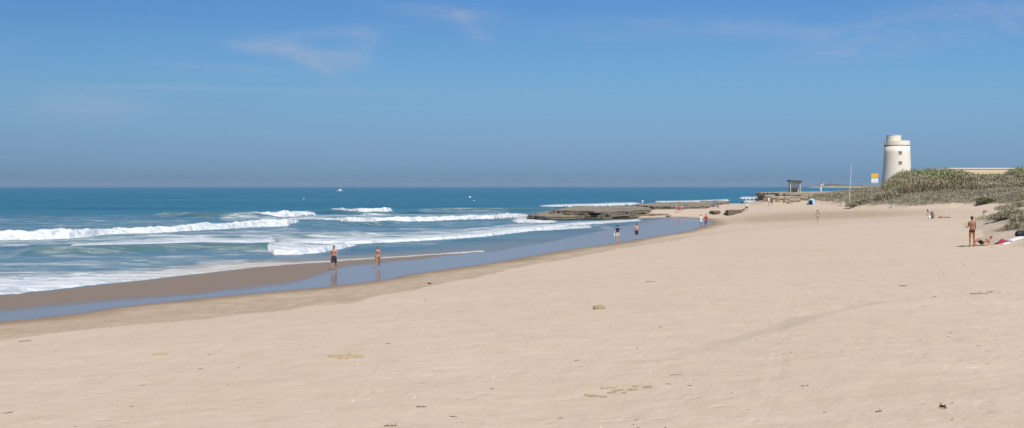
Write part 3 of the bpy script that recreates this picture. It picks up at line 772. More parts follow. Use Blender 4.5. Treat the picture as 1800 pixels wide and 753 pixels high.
def lathe(prof, n=48):
    mb = MB(); vs = []; fs = []
    for r, z in prof:
        for i in range(n):
            t = 2*math.pi*i/n; vs.append((r*math.cos(t), r*math.sin(t), z))
    for j in range(len(prof)-1):
        for i in range(n):
            k = (i+1) % n; fs.append((j*n+i, j*n+k, (j+1)*n+k, (j+1)*n+i))
    fs.append(tuple(range(n))[::-1]); fs.append(tuple((len(prof)-1)*n+i for i in range(n)))
    return mb.add(vs, fs)
TY = 320.; TX = (1576.3-900)/F*TY
def tz(v): return CAMZ+(328-v)/F*TY
tw = empty('tower', (TX, TY, 5.2), 0, 'tapering cream white round watchtower with a raised turret and brick band, above the reeds', 'tower')
zb, zt_, zp, ztur = 0, tz(257)-5.2, tz(248)-5.2, tz(238.3)-5.2
lathe([(4.0, 0), (3.75, 2.2), (3.55, 4.2), (3.38, 6.5), (3.24, zt_*.85), (3.16, zt_-.02)]).build('shaft', M['plaster'], tw, True)
lathe([(3.20, zt_-.02), (3.20, zt_+.20)]).build('brick_band', M['brick'], tw)
par = MB()
n = 48; ro, ri = 3.16, 2.80
vs = []; fs = []
for i in range(n):
    t = 2*math.pi*i/n
    for r, zz in ((ro, zt_+.20), (ro-.03, zp), (ri, zp), (ri, zt_+.20)): vs.append((r*math.cos(t), r*math.sin(t), zz))
for i in range(n):
    k = (i+1) % n
    for q in range(4): fs.append((i*4+q, k*4+q, k*4+(q+1) % 4, i*4+(q+1) % 4))
par.add(vs, fs).build('parapet', M['plaster'], tw)
lathe([(3.0, zt_+.1), (3.0, zt_+.3)]).build('roof_deck', M['plaster'], tw)
tur = lathe([(1.86, zt_+.31), (1.84, ztur-.1), (1.90, ztur-.1), (1.90, ztur)], 36)
to = tur.build('turret', M['plaster'], tw); to.location = ((1568.8-1576.3)/F*TY, -.6, 0)
sp = MB().box((-3.06, -.3, zt_+.75), (.28, .5, .9)); sp.build('drain_spout', M['plaster'], tw, bevel=.03)
for vv in (269.3, 286.8):
    zz = tz(vv)-5.2; rad = np.interp(zz, [0, 6.5, zt_], [4.0, 3.38, 3.16]); ang = -math.pi/2-.05
    wx, wy = (rad)*math.cos(ang), rad*math.sin(ang)
    fr = MB()
    for (cx_, cz_, sx_, sz_) in ((-.37, 0, .14, .72), (.37, 0, .14, .72), (0, .40, .88, .14), (0, -.40, .94, .14)): fr.box((wx+cx_, wy+.0, zz+cz_), (sx_, .22, sz_))
    fo = fr.build('window', M['frame'], tw)
    MB().box((wx, wy+.10, zz), (.62, .3, .66)).build('pane', M['dark'], fo)
    MB().box((wx+.05, wy-.06, zz), (.05, .03, .66)).build('glazing_bar', M['frame'], fo)

# low building right of the tower
BY = 300.
bx0, bx1, bz1 = (1668-900)/F*BY, (1830-900)/F*BY, CAMZ+(328-295.6)/F*BY
bd = empty('building', ((bx0+bx1)/2, BY, 5), 0, 'long low peach coloured building half hidden behind the reeds right of the tower', 'building')
hw = (bx1-bx0)/2; hz = bz1-5
mb = MB(); mb.add([(-hw-4.4, 0, 0), (hw, 0, 0), (hw, 9, 0), (-hw-4.4, 9, 0), (-hw, 0, hz-.25), (hw, 0, hz-.25), (hw, 9, hz-.25), (-hw, 9, hz-.25)], [(0, 1, 5, 4), (1, 2, 6, 5), (2, 3, 7, 6), (3, 0, 4, 7), (4, 5, 6, 7), (0, 3, 2, 1)])
mb.build('wall', M['peach'], bd)
MB().box((0, 4.5, hz-.12), (2*hw+.3, 9.3, .24)).build('roof_edge', M['cream'], bd, bevel=.03)
sl = MB(); x0, z0_ = -hw-4.4, 0
sl.add([(x0-.25, -.1, 0), (-hw-.16, -.1, hz), (-hw-.16, 9.1, hz), (x0-.25, 9.1, 0), (x0+.15, -.1, 0), (-hw+.1, -.1, hz-.26), (-hw+.1, 9.1, hz-.26), (x0+.15, 9.1, 0)],
       [(0, 4, 5, 1), (4, 7, 6, 5), (3, 2, 6, 7), (0, 1, 2, 3), (1, 5, 6, 2), (0, 3, 7, 4)])
sl.build('sloping_coping', M['cream'], bd)
for k in range(3):
    fo = MB().box((-hw+4+k*8, -.03, 1.9), (1.3, .12, 1.1)).build('window', M['frame'], bd); MB().box((-hw+4+k*8, -.10, 1.9), (1.05, .04, .85)).build('pane', M['dark'], fo)

# sign
SY = 243.; sxp = (1537.4-900)/F*SY; sz0 = gz(sxp, SY)
sg = empty('sign', (sxp, SY, sz0-.1), 0, 'sign with a yellow panel above a white panel on two posts, left of the tower', 'sign')
def szz(v): return CAMZ+(328-v)/F*SY-sz0+.1
for xx in (-.6, .6): MB().box((xx, .07, szz(305.5)/2), (.08, .08, szz(305.5))).build('post', M['wood'], sg)
MB().box((0, 0, (szz(305.6)+szz(312.8))/2), (1.40, .05, szz(305.6)-szz(312.8))).build('yellow_panel', M['yellow'], sg, bevel=.01)
wp = MB().box((0, 0, (szz(314)+szz(321.2))/2), (1.34, .05, szz(314)-szz(321.2))).build('white_panel', M['white'], sg, bevel=.01)
MB().box((0, 0, (szz(322)+szz(324.5))/2), (1.28, .05, szz(322)-szz(324.5))).build('lower_board', M['wood'], sg, bevel=.01)
lines = MB()
for k in range(3): lines.box((.0, -.03, (szz(314)+szz(321.2))/2+.18-.18*k), (.9, .006, .02))
lines.build('printed_lines', M['grey'], wp)
# mast
my = 246.; mx = (1492.8-900)/F*my; mz0 = gz(mx, my)
ms = empty('mast', (mx, my, mz0-.1), 0, 'thin leaning white mast standing on the dune crest', 'mast')
tip = Vector(((1496.3-1492.8)/F*my, 0, CAMZ+(328-292)/F*my-mz0+.1))
MB().frust((0, 0, 0), tip, .05, .03, 8).build('pole', M['white'], ms); MB().ell(tip+Vector((0, 0, .05)), (.09, .09, .09)).build('finial', M['white'], ms)
MB().box((0, 0, .1), (.35, .35, .25)).build('base', M['grey'], ms)
# lookout hut on the rock bank
hy = 306.; pxm = hy/F
hx = (1396.6-900)*pxm
def hzf(v): return CAMZ+(328-v)*pxm
hz0 = 4.5
hut = empty('lookout_hut', (hx, hy, hz0), 0, 'small open sided wooden lookout hut with a dark sloping roof on the rock bank', 'hut')
zt2 = hzf(320.5)-hz0
hwid = 8.6*pxm
for sx_ in (-1, 1):
    for sy_ in (-1, 1): MB().box((sx_*hwid, sy_*.95, zt2/2), (.16, .16, zt2)).build('post', M['palewood'], hut)
for yy_ in (-.95, .95): MB().box((0, yy_, hzf(322)-hz0), (2*hwid+.2, .12, .42)).build('beam', M['palewood'], hut)
MB().box((0, .97, .62), (2*hwid, .06, 1.1)).build('back_railing', M['wood'], hut)
sl = MB()
for k in range(9): sl.box((-hwid+.25+k*(2*hwid-.5)/8, .90, zt2*.5), (.10, .05, zt2*.96))
sl.build('slats', M['wood'], hut)
rt = Matrix.Rotation(R(3.5), 3, 'Y')
MB().box((0, 0, hzf(318.6)-hz0), (2*hwid+.75, 2.9, .34), rt).build('roof', M['slate'], hut, bevel=.03)
MB().box((0, 0, hzf(320.2)-hz0), (2*hwid+.6, 2.7, .08), rt).build('ceiling_boards', M['palewood'], hut)
# white marker post
wx = (1439.3-900)*pxm; wz = max(gz(wx, hy-2), 4.3)
po = empty('marker_post', (wx, hy-2, wz), 0, 'short white marker post on the rock bank, right of the lookout hut', 'post')
hp = CAMZ-(329.5-328)*pxm-wz
lathe([(.20, 0), (.17, hp*.85), (.10, hp)], 12).build('post_body', M['white'], po, True); lathe([(.30, -.1), (.30, .12)], 12).build('footing', M['cream'], po)

# litter bins
def litter_bin(p, wd, h, label, lid_tilt=0, bag=True):
    root = empty('litter_bin', p, 0, label, 'bin', 'litter bins along the dune foot')
    r = wd/2
    lathe([(r*.85, 0.02), (r*.9, .06), (r, h*.86), (r*1.03, h*.86), (r*1.03, h*.89)], 20).build('body', M['white'], root, True)
    lid = lathe([(r*1.12, 0), (r*1.15, h*.05), (r*.95, h*.12), (r*.3, h*.16)], 20).build('lid', M['black'], root, True)
    lid.location = (-.08, 0, h*.89); lid.rotation_euler = (0, lid_tilt, 0)
    for s_ in (-1, 1): MB().frust((s_*r*1.1, 0, -.1), (s_*r*1.1, 0, h*.9), .025, .025, 6).build('post', M['grey'], root)
    MB().frust((-r*1.05, -.02, h*.72), (r*1.05, -.02, h*.72), .012, .012, 6).build('strap', M['grey'], root)
p = ground(1480, 361); litter_bin(p, .42, 9.5/ppm(p), 'white litter bin furthest along the dune foot, between the mast and the blue tent')
p = ground(1569, 365.5); litter_bin(p, .42, 9.5/ppm(p), 'white litter bin with a dark lid on the open sand below the tower', -.1)
p = ground(1732, 378.5); litter_bin(p, .52, 7.5/ppm(p), 'white litter bin with a tilted black lid at the foot of the near dune', -.22)

# beach tent
p = ground(1427, 360)
k = 1/ppm(p)
bt = empty('beach_tent', p, 0, 'pale blue dome beach tent pitched below the rock bank', 'tent')
vs = []; fs = []; nn = 16; wdt, hgt = 6.5*k, 11*k
for j in range(7):
    ph = j/6*math.pi/2
    for i in range(nn):
        t = 2*math.pi*i/nn; r_ = math.cos(ph)**.8*(1 if i % 4 else 1.12); vs.append((wdt*r_*math.cos(t), wdt*.9*r_*math.sin(t), hgt*math.sin(ph)))
for j in range(6):
    for i in range(nn):
        q = (i+1) % nn
        if j < 3 and i in (9, 10, 11): continue
        fs.append((j*nn+i, j*nn+q, (j+1)*nn+q, (j+1)*nn+i))
MB().add(vs, fs).build('canopy', M['blue'], bt, True)
rodm = MB()
for t in (0, math.pi/2):
    pr = None
    for j in range(13):
        ph = math.pi*j/12; q = Vector((1.1*wdt*math.cos(ph)*math.cos(t), wdt*math.cos(ph)*math.sin(t), 1.02*hgt*math.sin(ph)))
        if pr is not None: rodm.frust(pr, q, .012, .012, 5)
        pr = q
rodm.build('poles', M['grey'], bt)
MB().box((0, 0, .01), (wdt*1.8, wdt*1.6, .02)).build('groundsheet', M['slateblue'], bt)
q = ground(1420.5, 360.2); bg_ = empty('beach_bag', q, .3, 'dark bag lying left of the blue beach tent', 'bag')
MB().ell((0, 0, .14), (.42, .22, .16)).build('bag_body', M['driftwood'], bg_, True)
mm = MB(); pr = None
for j in range(7):
    ph = math.pi*j/6; q_ = Vector((.18*math.cos(ph), 0, .25+.14*math.sin(ph)))
    if pr is not None: mm.frust(pr, q_, .012, .012, 5)
    pr = q_
mm.build('handle', M['black'], bg_)

# dark beach umbrella
p = ground(1258.5, 367); k = 1/ppm(p)
um = empty('beach_umbrella', p, 0, 'dark slate blue beach umbrella by the rear rock ledge', 'umbrella')
vs = [(0, 0, 14.2*k)]; fs = []; nn = 16
for j in range(1, 5):
    for i in range(nn):
        t = 2*math.pi*i/nn; rr_ = 5.2*k*j/4*(1 if i % 2 == 0 else .96); vs.append((rr_*math.cos(t), rr_*math.sin(t), 14.2*k-3.6*k*(j/4)**1.8))
for i in range(nn):
    fs.append((0, 1+i, 1+(i+1) % nn))
    for j in range(3): fs.append((1+j*nn+i, 1+(j+1)*nn+i, 1+(j+1)*nn+(i+1) % nn, 1+j*nn+(i+1) % nn))
MB().add(vs, fs).build('canopy', M['slateblue'], um, True)
MB().frust((0, 0, -.2), (0, 0, 14.4*k), .03, .025, 8).build('pole', M['white'], um)
rb = MB()
for i in range(8):
    t = 2*math.pi*i/8; rb.frust((0, 0, 11.5*k), (3.4*k*math.cos(t), 3.4*k*math.sin(t), 12.1*k), .012, .01, 5)
rb.build('ribs', M['grey'], um)
def beach_chair(p, rz, label):
    r_ = empty('beach_chair', p, rz, label, 'chair')
    MB().box((0, 0, .32), (.5, .5, .04), Matrix.Rotation(R(8), 3, 'X')).build('seat', M['slateblue'], r_)
    MB().box((0, .36, .58), (.5, .04, .62), Matrix.Rotation(R(-28), 3, 'X')).build('backrest', M['slateblue'], r_)
    for sx_ in (-.26, .26):
        MB().frust((sx_, -.25, 0), (sx_, .25, .45), .014, .014, 6).build('leg', M['grey'], r_); MB().frust((sx_, .3, 0), (sx_, -.22, .5), .014, .014, 6).build('leg', M['grey'], r_)
        MB().box((sx_, 0, .5), (.04, .46, .03)).build('armrest', M['white'], r_)
q = ground(1255, 366.6); beach_chair(q, R(-30), 'low dark beach chair under the left side of the dark umbrella')

# boat and buoys
by = 1560.; bx = (597-900)/F*by; k = by/F
bo = empty('motorboat', (bx, by, 0), 0, 'small white motorboat with a raised cabin under way near the horizon', 'boat')
L_ = 10.5*k
vs = []; fs = []; ns = 12
for i in range(ns+1):
    t = i/ns; xx = -L_/2+L_*t; w_ = 1.15*min(1, (t*2.2)**.6) if t < .5 else 1.15*(1-.15*(t-.5)); sh = 1.25-.45*t+.15*t*t
    vs += [(xx, -w_, sh), (xx+.25*(1-t), -w_*.7, .25), (xx+.5*(1-t), 0, -.35), (xx+.25*(1-t), w_*.7, .25), (xx, w_, sh), (xx, 0, sh-.08)]
for i in range(ns):
    for j in range(6): fs.append((i*6+j, i*6+(j+1) % 6, (i+1)*6+(j+1) % 6, (i+1)*6+j))
fs.append((0, 5, 4, 3, 2, 1)); fs.append(tuple(ns*6+j for j in range(6)))
MB().add(vs, fs).build('hull', M['white'], bo)
cb = MB(); cb.add([(-.9, -.9, .9), (2.2, -.9, .8), (2.2, .9, .8), (-.9, .9, .9), (-.2, -.8, 2.7), (2.1, -.8, 2.9), (2.1, .8, 2.9), (-.2, .8, 2.7)], [(0, 1, 5, 4), (1, 2, 6, 5), (2, 3, 7, 6), (3, 0, 4, 7), (4, 5, 6, 7), (0, 3, 2, 1)])
co = cb.build('cabin', M['offwhite'], bo)
MB().add([(-.72, -.7, 1.5), (-.72, .7, 1.5), (-.30, .65, 2.5), (-.30, -.65, 2.5)], [(0, 1, 2, 3)]).build('windscreen', M['dark'], co)
MB().frust((1.6, 0, 2.8), (1.75, 0, 5.6), .09, .05, 6).build('mast', M['white'], bo)
MB().box((2.9, 0, 1.2), (.5, .6, .9)).build('outboard_motor', M['black'], bo)
rl = MB(); rl.frust((-L_/2+.4, 0, 1.9), (-1, -.9, 1.8), .03, .03, 5); rl.frust((-L_/2+.4, 0, 1.9), (-1, .9, 1.8), .03, .03, 5); rl.frust((-L_/2+.4, 0, 1.2), (-L_/2+.4, 0, 1.9), .03, .03, 5)
rl.build('bow_rail', M['grey'], bo)
def buoy(u_, v_, px, label):
    y_ = CAMZ*F/(v_-328); r_ = px/2*y_/F; x_ = (u_-900)/F*y_
    b_o = empty('buoy', (x_, y_, 0), 0, label, 'buoy', 'white mooring buoys')
    MB().ell((0, 0, r_*.5), (r_, r_, r_*.9)).build('float', M['white'], b_o, True)
    lathe([(r_*.25, r_*1.2), (r_*.2, r_*1.7), (r_*.34, r_*1.75), (r_*.3, r_*2.0)], 10).build('top_fitting', M['grey'], b_o)
buoy(826, 348, 3.6, 'larger white round buoy afloat right of centre, the farther of the close pair')
buoy(833.5, 353.5, 2.2, 'small pale buoy afloat just in front of the larger white one')
buoy(534, 350, 2.2, 'tiny white buoy alone on open water left of the boat')

# headland with lighthouse far away
HYd = 6500.; kk = HYd/F
hp = [(1424, 328.9), (1434, 328.1), (1438, 326.4), (1448, 324.2), (1460, 323.2), (1475, 324.4), (1490, 325.4), (1510, 326.6), (1535, 327.2), (1600, 327.5), (1700, 328)]
vs = []; fs = []; nz = 5
for i, u_ in enumerate(np.linspace(1424, 1700, 70)):
    top = (328.4-np.interp(u_, [q[0] for q in hp], [q[1] for q in hp]))*kk+CAMZ*0+CAMZ
    top *= 1+.12*fbm(np.array(u_/5.), np.array(1.), 4, 3)
    for j in range(nz):
        t = j/(nz-1); yy = HYd+[0, 25, 120, 380, 900][j]+60*float(fbm(np.array(u_/9.), np.array(j*3.), 8, 3)); zz = [-1, .45, .75, 1.0, .2][j]*top if j else -1
        vs.append(((u_-900)/F*yy, yy, zz))
for i in range(69):
    for j in range(nz-1): fs.append((i*nz+j, (i+1)*nz+j, (i+1)*nz+j+1, i*nz+j+1))
m, nt_, bs = newmat('headland_ground')
gg = nt_.nodes.new('ShaderNodeNewGeometry'); s3 = nt_.nodes.new('ShaderNodeSeparateXYZ'); L(nt_, gg.outputs['Position'], s3.inputs[0])
cc_ = mixc(nt_, ramp(nt_, math_(nt_, 'ADD', s3.outputs[2], math_(nt_, 'MULTIPLY', noise(nt_, .02, 4), 8)), 8, 14), (.34, .28, .20), (.11, .11, .07))
L(nt_, cc_, bs.inputs['Base Color']); bs.inputs['Roughness'].default_value = .95
hd = mesh_obj('headland', vs, fs, m, smooth=True); tag(hd, kind='structure')
lx = (1452.6-900)*kk; lz = 12.
lh = empty('lighthouse', (lx, HYd+60, lz), 0, 'tiny white lighthouse on the distant headland', 'lighthouse')
lt = CAMZ+(328-320.2)*kk-lz
lathe([(2.9, -6), (2.4, lt*.5), (2.1, lt*.86), (2.9, lt*.86), (2.9, lt*.89)], 16).build('lighthouse_tower', M['white'], lh, True)
lathe([(1.3, lt*.89), (1.3, lt*.96), (.3, lt)], 12).build('lantern', M['grey'], lh)
MB().box((-8, 5, 1), (14, 8, 7)).build('keeper_house', M['offwhite'], lh)

# ------------------------------------------------------------------ people
def skin(name, c): 
    m = simple(name, c, .55, .10, 5); m.node_tree.nodes['Principled BSDF'].inputs['Subsurface Weight'].default_value = .04; return m
M['skin_tan'] = skin('tanned_skin', (.40, .20, .12)); M['skin_red'] = skin('sunburnt_skin', (.46, .22, .145)); M['skin_light'] = skin('light_skin', (.50, .31, .22)); M['skin_deep'] = skin('deeply_tanned_skin', (.30, .135, .07))
def cloth(n, c): return simple(n, c, .85, .15, 8)
for nm, c in dict(charcoal=(.035, .035, .04), navy=(.02, .028, .055), cream_cotton=(.55, .50, .42), white_cotton=(.72, .72, .74), paleblue_cotton=(.45, .58, .68), red_cotton=(.42, .035, .04), grey_cotton=(.12, .13, .16), black_cloth=(.02, .016, .02),
                  maroon=(.075, .02, .02), tan_cloth=(.42, .24, .13), lilac=(.42, .33, .47), purple=(.08, .045, .12), coral=(.50, .12, .11), pink=(.45, .20, .20)).items(): M[nm] = cloth(nm, c)
M['hair_black'] = simple('black_hair', (.014, .011, .009), .6, .2); M['hair_brown'] = simple('brown_hair', (.055, .030, .018), .6, .2); M['hair_fair'] = simple('fair_hair', (.20, .125, .06), .6, .2)

def person(u_, v_, hpx, label, face=0, skin_='skin_tan', sex='m', hair='hair_black', hairlen=0, beard=False, lean=0, bend_side=0,
           th=((0, 3), (0, 3)), kn=(4, 4), ar=((4, 10), (4, 10)), el=(15, 15), top=None, bottom='shorts', bmat='charcoal', sleeve=.5, hat=None, head_turn=0, head_tilt=0,
           height=None, P=None, legs_down=True, group=None, sink=0.0, skirt=False, bra=None, stout=1.0):
    p = P or ground(u_, v_)
    Ht = height or hpx/ppm(p)
    S = Ht/1.75
    root = empty('person', p, R(face), label, 'person', group)
    # local frame: faces -Y
    def rx(v3, ang): return Matrix.Rotation(ang, 3, 'X') @ v3
    sp = rx(Vector((0, 0, 1)), R(lean)); sp = Matrix.Rotation(R(bend_side), 3, 'Y') @ sp      # lean>0 : forward (toward -Y)
    fwd = sp.cross(Vector((1, 0, 0))); fwd = -fwd if fwd.y > 0 and abs(lean) < 90 else fwd
    fwd = rx(Vector((0, -1, 0)), R(lean))
    right = Vector((1, 0, 0))
    pel = Vector((0, 0, 0))
    def pt(a_, b_=0, c_=0): return pel+sp*a_+right*c_+fwd*b_
    wS = .172 if sex == 'm' else .148; wH = .088 if sex == 'm' else .098
    def ldir(side, fw, outw, base=0): return Vector((side*math.sin(R(outw)), -math.sin(R(fw))*math.cos(R(outw)), -math.cos(R(fw))*math.cos(R(outw))))
    J = {}
    for i, s_ in enumerate((-1, 1)):
        hip = pt(-.03, 0, s_*wH); d1 = ldir(s_, *th[i]); knee = hip+d1*.43
        d2 = ldir(s_, th[i][0]-kn[i], th[i][1]*.3); ank = knee+d2*.42
        # foot: perpendicular to shank, forward
        fdir = Vector((s_*.15, -math.cos(R(th[i][0]-kn[i])*.6), -abs(math.sin(R(th[i][0]-kn[i])*.6))*(1 if th[i][0]-kn[i] < 0 else -1)*.9)).normalized()
        if (legs_down and abs(th[i][0]-kn[i]) < 30) or not legs_down: fdir = Vector((s_*.15, -1, -.12)).normalized()
        J[i] = dict(hip=hip, knee=knee, ank=ank, toe=ank+fdir*.19+Vector((0, 0, -.045 if legs_down else -.02)), heel=ank-fdir*.05+Vector((0, 0, -.035)))
        sh = pt(.46, 0, s_*wS); a1 = ldir(s_, ar[i][0], ar[i][1]); elb = sh+a1*.29; a2 = ldir(s_, ar[i][0]+el[i], ar[i][1]*(.35 if el[i] < 90 else -.8)); wr = elb+a2*.25
        J[i].update(sh=sh, elb=elb, wr=wr, hd=a2)
    neck = pt(.52); hdir = rx(sp, R(head_tilt)) if lean == 0 else (sp+Vector((0, 0, .8 if lean < 100 else 0))).normalized()
    if head_tilt and lean: hdir = rx(hdir, R(head_tilt))
    hc = neck+hdir*.168
    RH = Matrix.Rotation(R(head_turn), 3, 'Z') @ Matrix.Rotation(R(head_tilt+(lean*.35)), 3, 'X')
    Rt = Matrix.Rotation(R(lean), 3, 'X')
    b = MB(); sc_ = stout
    b.ell(pt(.0), (wH+.075, .105*sc_, .12), Rt); b.ell(pt(.17), (.135*sc_ if sex == 'm' else .115, .092*sc_, .16), Rt); b.ell(pt(.35), (.165 if sex == 'm' else .145, .105, .17), Rt)
    b.frust(pt(.46, 0, -wS*.9), pt(.46, 0, wS*.9), .062, .062, 10); b.frust(pt(.45), hc-hdir*.05, .062, .05, 10)
    if sex == 'f':
        for s_ in (-1, 1): b.ell(pt(.35, .085, s_*.07), (.058, .05, .058))
        for s_ in (-1, 1): b.ell(pt(-.03, -.06, s_*.07), (.085, .075, .10), Rt)
    else:
        for s_ in (-1, 1): b.ell(pt(.385, .06, s_*.08), (.085, .05, .06), Rt); b.ell(pt(-.03, -.05, s_*.07), (.075, .065, .09), Rt)
    b.ell(hc+Vector((0, 0, .02)), (.074, .094, .108), RH); b.ell(hc+RH @ Vector((0, -.025, -.06)), (.056, .065, .06), RH)
    b.ell(hc+RH @ Vector((0, -.105, -.012)), (.013, .022, .026), RH)
    for s_ in (-1, 1): b.ell(hc+RH @ Vector((s_*.078, .005, .0)), (.012, .018, .03), RH)
    for i in (0, 1):
        j = J[i]
        b.frust(j['hip'], j['knee'], .088 if sex == 'm' else .092, .056, 12); b.frust(j['knee'], j['ank'], .053, .036, 12)
        d_ = (j['ank']-j['knee']); pf = Vector((0, .018, 0)); b.ell(j['knee']+d_*.3+pf, (.052, .055, .12), Matrix.Rotation(math.atan2(-d_.y, -d_.z)*-1, 3, 'X'))
        b.frust(j['heel'], j['toe'], .036, .026, 10, (1, 1))
        b.ell(j['sh']+Vector((0, 0, -.012)), (.054, .056, .060)); b.frust(j['sh'], j['elb'], .047 if sex == 'm' else .039, .036 if sex == 'm' else .031, 10); b.frust(j['elb'], j['wr'], .036 if sex == 'm' else .031, .025, 10)
        b.ell(j['wr']+j['hd']*.055, (.026, .040, .055), Matrix.Rotation(math.atan2(-j['hd'].y, -j['hd'].z)*-1, 3, 'X'))
    low = min(min(J[i][k_].z-(.03 if k_ != 'hip' else .12) for k_ in ('toe', 'heel', 'knee', 'hip')) for i in (0, 1))
    if not legs_down: low = min(low, -.12)
    up = Matrix.Translation((0, 0, -low-sink/S))
    bd_ = b.build('body', M[skin_], root, True, voxel=.02, iters=3)
    # fingers
    fb = MB()
    for i, s_ in ((0, -1), (1, 1)):
        d = J[i]['hd']; wr = J[i]['wr']; side = Vector((0, 1, 0)) if abs(d.z) > .5 else Vector((1, 0, 0)); inn = Vector((-s_, 0, 0)) if abs(d.z) > .5 else Vector((0, 0, -1))
        for q, (of, ln) in enumerate(((-.030, .062), (-.010, .075), (.010, .070), (.028, .055))):
            a0 = wr+d*.085+side*of; a1 = a0+(d+inn*.15).normalized()*ln*.55; a2 = a1+(d+inn*.6).normalized()*ln*.5; fb.frust(a0, a1, .0095, .0085, 6); fb.frust(a1, a2, .0085, .007, 6)
        a0 = wr+d*.03-side*.03; a1 = a0+(d*.7-side*.7).normalized()*.035; fb.frust(a0, a1, .012, .010, 6); fb.frust(a1, a1+(d-side*.1).normalized()*.03, .010, .008, 6)
    low = min(v_.co.z for v_ in bd_.data.vertices)+(.015 if not legs_down else .005); up = Matrix.Translation((0, 0, -low-sink/S))
    fo_ = fb.build('fingers', M[skin_], None, True)
    # join fingers into the body mesh
    bm_ = bmesh.new(); bm_.from_mesh(bd_.data); bm_.from_mesh(fo_.data); bm_.to_mesh(bd_.data); bm_.free(); me_ = fo_.data; bpy.data.objects.remove(fo_); bpy.data.meshes.remove(me_)
    bd_.data.polygons.foreach_set('use_smooth', [True]*len(bd_.data.polygons))
    kids = [bd_]
    for s_ in (-1, 1): kids.append(MB().ell(hc+RH @ Vector((s_*.03, -.088, .012)), (.014, .010, .008), RH, 8, 5).build('eye', M['hair_black'], root))
    kids.append(MB().ell(hc+RH @ Vector((0, -.092, -.055)), (.022, .006, .006), RH, 8, 5).build('mouth', M['coral'], root))
    # hair
    hb = MB().ell(hc+RH @ Vector((0, .012, .035)), (.087, .103, .105), RH, 18, 12)
    keepv = []
    if hairlen: hb.frust(hc+RH @ Vector((0, .06, .02)), hc+RH @ Vector((0, .10, -hairlen)), .075, .04, 10, (1, .6))
    if beard: hb.ell(hc+RH @ Vector((0, -.045, -.075)), (.055, .055, .045), RH, 10, 8)
    if not hat: 
        ho = hb.build('hair', M[hair], root, True, voxel=.014)
        # cut away the face
        bm_ = bmesh.new(); bm_.from_mesh(ho.data); RI = RH.transposed()
        dele = []
        for vv in bm_.verts:
            l = RI @ (vv.co-hc)
            if l.y < -.045 and l.z < .055 and not (beard and l.z < -.05): dele.append(vv)
        bmesh.ops.delete(bm_, geom=dele, context='VERTS'); bm_.to_mesh(ho.data); bm_.free()
        kids.append(ho)
    else:
        kids.append(hb.build('hair', M[hair], root, True, voxel=.016))
        hh = MB().ell(hc+RH @ Vector((0, 0, .075)), (.10, .115, .075), RH); hh.ell(hc+RH @ Vector((0, -.01, .06)), (.17, .18, .015), RH)
        kids.append(hh.build('hat', M[hat], root, True))
    # clothes
    e = .014
    if bottom == 'shorts' or bottom == 'long_shorts':
        g_ = MB(); g_.ell(pt(.0), (wH+.075+e, .105*sc_+e, .115), Rt); g_.ell(pt(-.03, -.05, 0), (.145, .085, .10), Rt)
        fr_ = .62 if bottom == 'shorts' else .9
        for i in (0, 1): g_.frust(J[i]['hip'], J[i]['hip'].lerp(J[i]['knee'], fr_), .088+e+.008, .088+e+.002, 14, rounded=False)
        kids.append(g_.build('shorts', M[bmat], root, True, voxel=.016))
    elif bottom == 'briefs':
        g_ = MB(); g_.ell(pt(-.015), (wH+.078+e*.6, .108*sc_+e*.6, .085), Rt); g_.ell(pt(-.03, -.055, 0), (.15, .088, .085), Rt)
        for s_ in (-1, 1): g_.ell(pt(-.025, -.062, s_*.07), (.094, .084, .085), Rt)
        kids.append(g_.build('swim_briefs', M[bmat], root, True, voxel=.014))
    if skirt:
        g_ = MB(); g_.frust(pt(.08), pt(-.02), .16, .205, 18, (1, .82), rounded=False); g_.frust(pt(-.02), pt(-.30), .205, .235, 18, (1, .82), rounded=False); kids.append(g_.build('skirt', M[bmat], root, True))
    if top:
        g_ = MB(); g_.ell(pt(.17), (.135*sc_+e, .095*sc_+e, .17), Rt); g_.ell(pt(.35), (.165+e if sex == 'm' else .148+e, .108+e, .17), Rt); g_.ell(pt(.03), (wH+.08, .108+e, .09), Rt)
        g_.frust(pt(.455, 0, -wS*.9), pt(.455, 0, wS*.9), .066, .066, 10)
        if sex == 'f':
            for s_ in (-1, 1): g_.ell(pt(.35, .088, s_*.07), (.070, .062, .068))
        else:
            for s_ in (-1, 1): g_.ell(pt(.385, .062, s_*.08), (.096, .064, .074))
        for s_ in (-1, 1): g_.ell(pt(.0, -.05, s_*.06), (.09, .08, .07), Rt)
        for i in (0, 1): g_.ell(J[i]['sh']+Vector((0, 0, -.012)), (.064, .066, .068)); g_.frust(J[i]['sh'], J[i]['sh'].lerp(J[i]['elb'], sleeve), .060, .056, 12, rounded=False)
        kids.append(g_.build('shirt', M[top], root, True, voxel=.016))
    if bra:
        g_ = MB()
        for s_ in (-1, 1): g_.ell(pt(.35, .092, s_*.07), (.056, .048, .052))
        g_.frust(pt(.34), pt(.355), .128, .128, 20, (1, 1), rounded=False)
        kids.append(g_.build('bikini_top', M[bra], root, True))
    for k_ in kids:
        k_.data.transform(up); k_.data.transform(Matrix.Scale(S, 4))
    return root

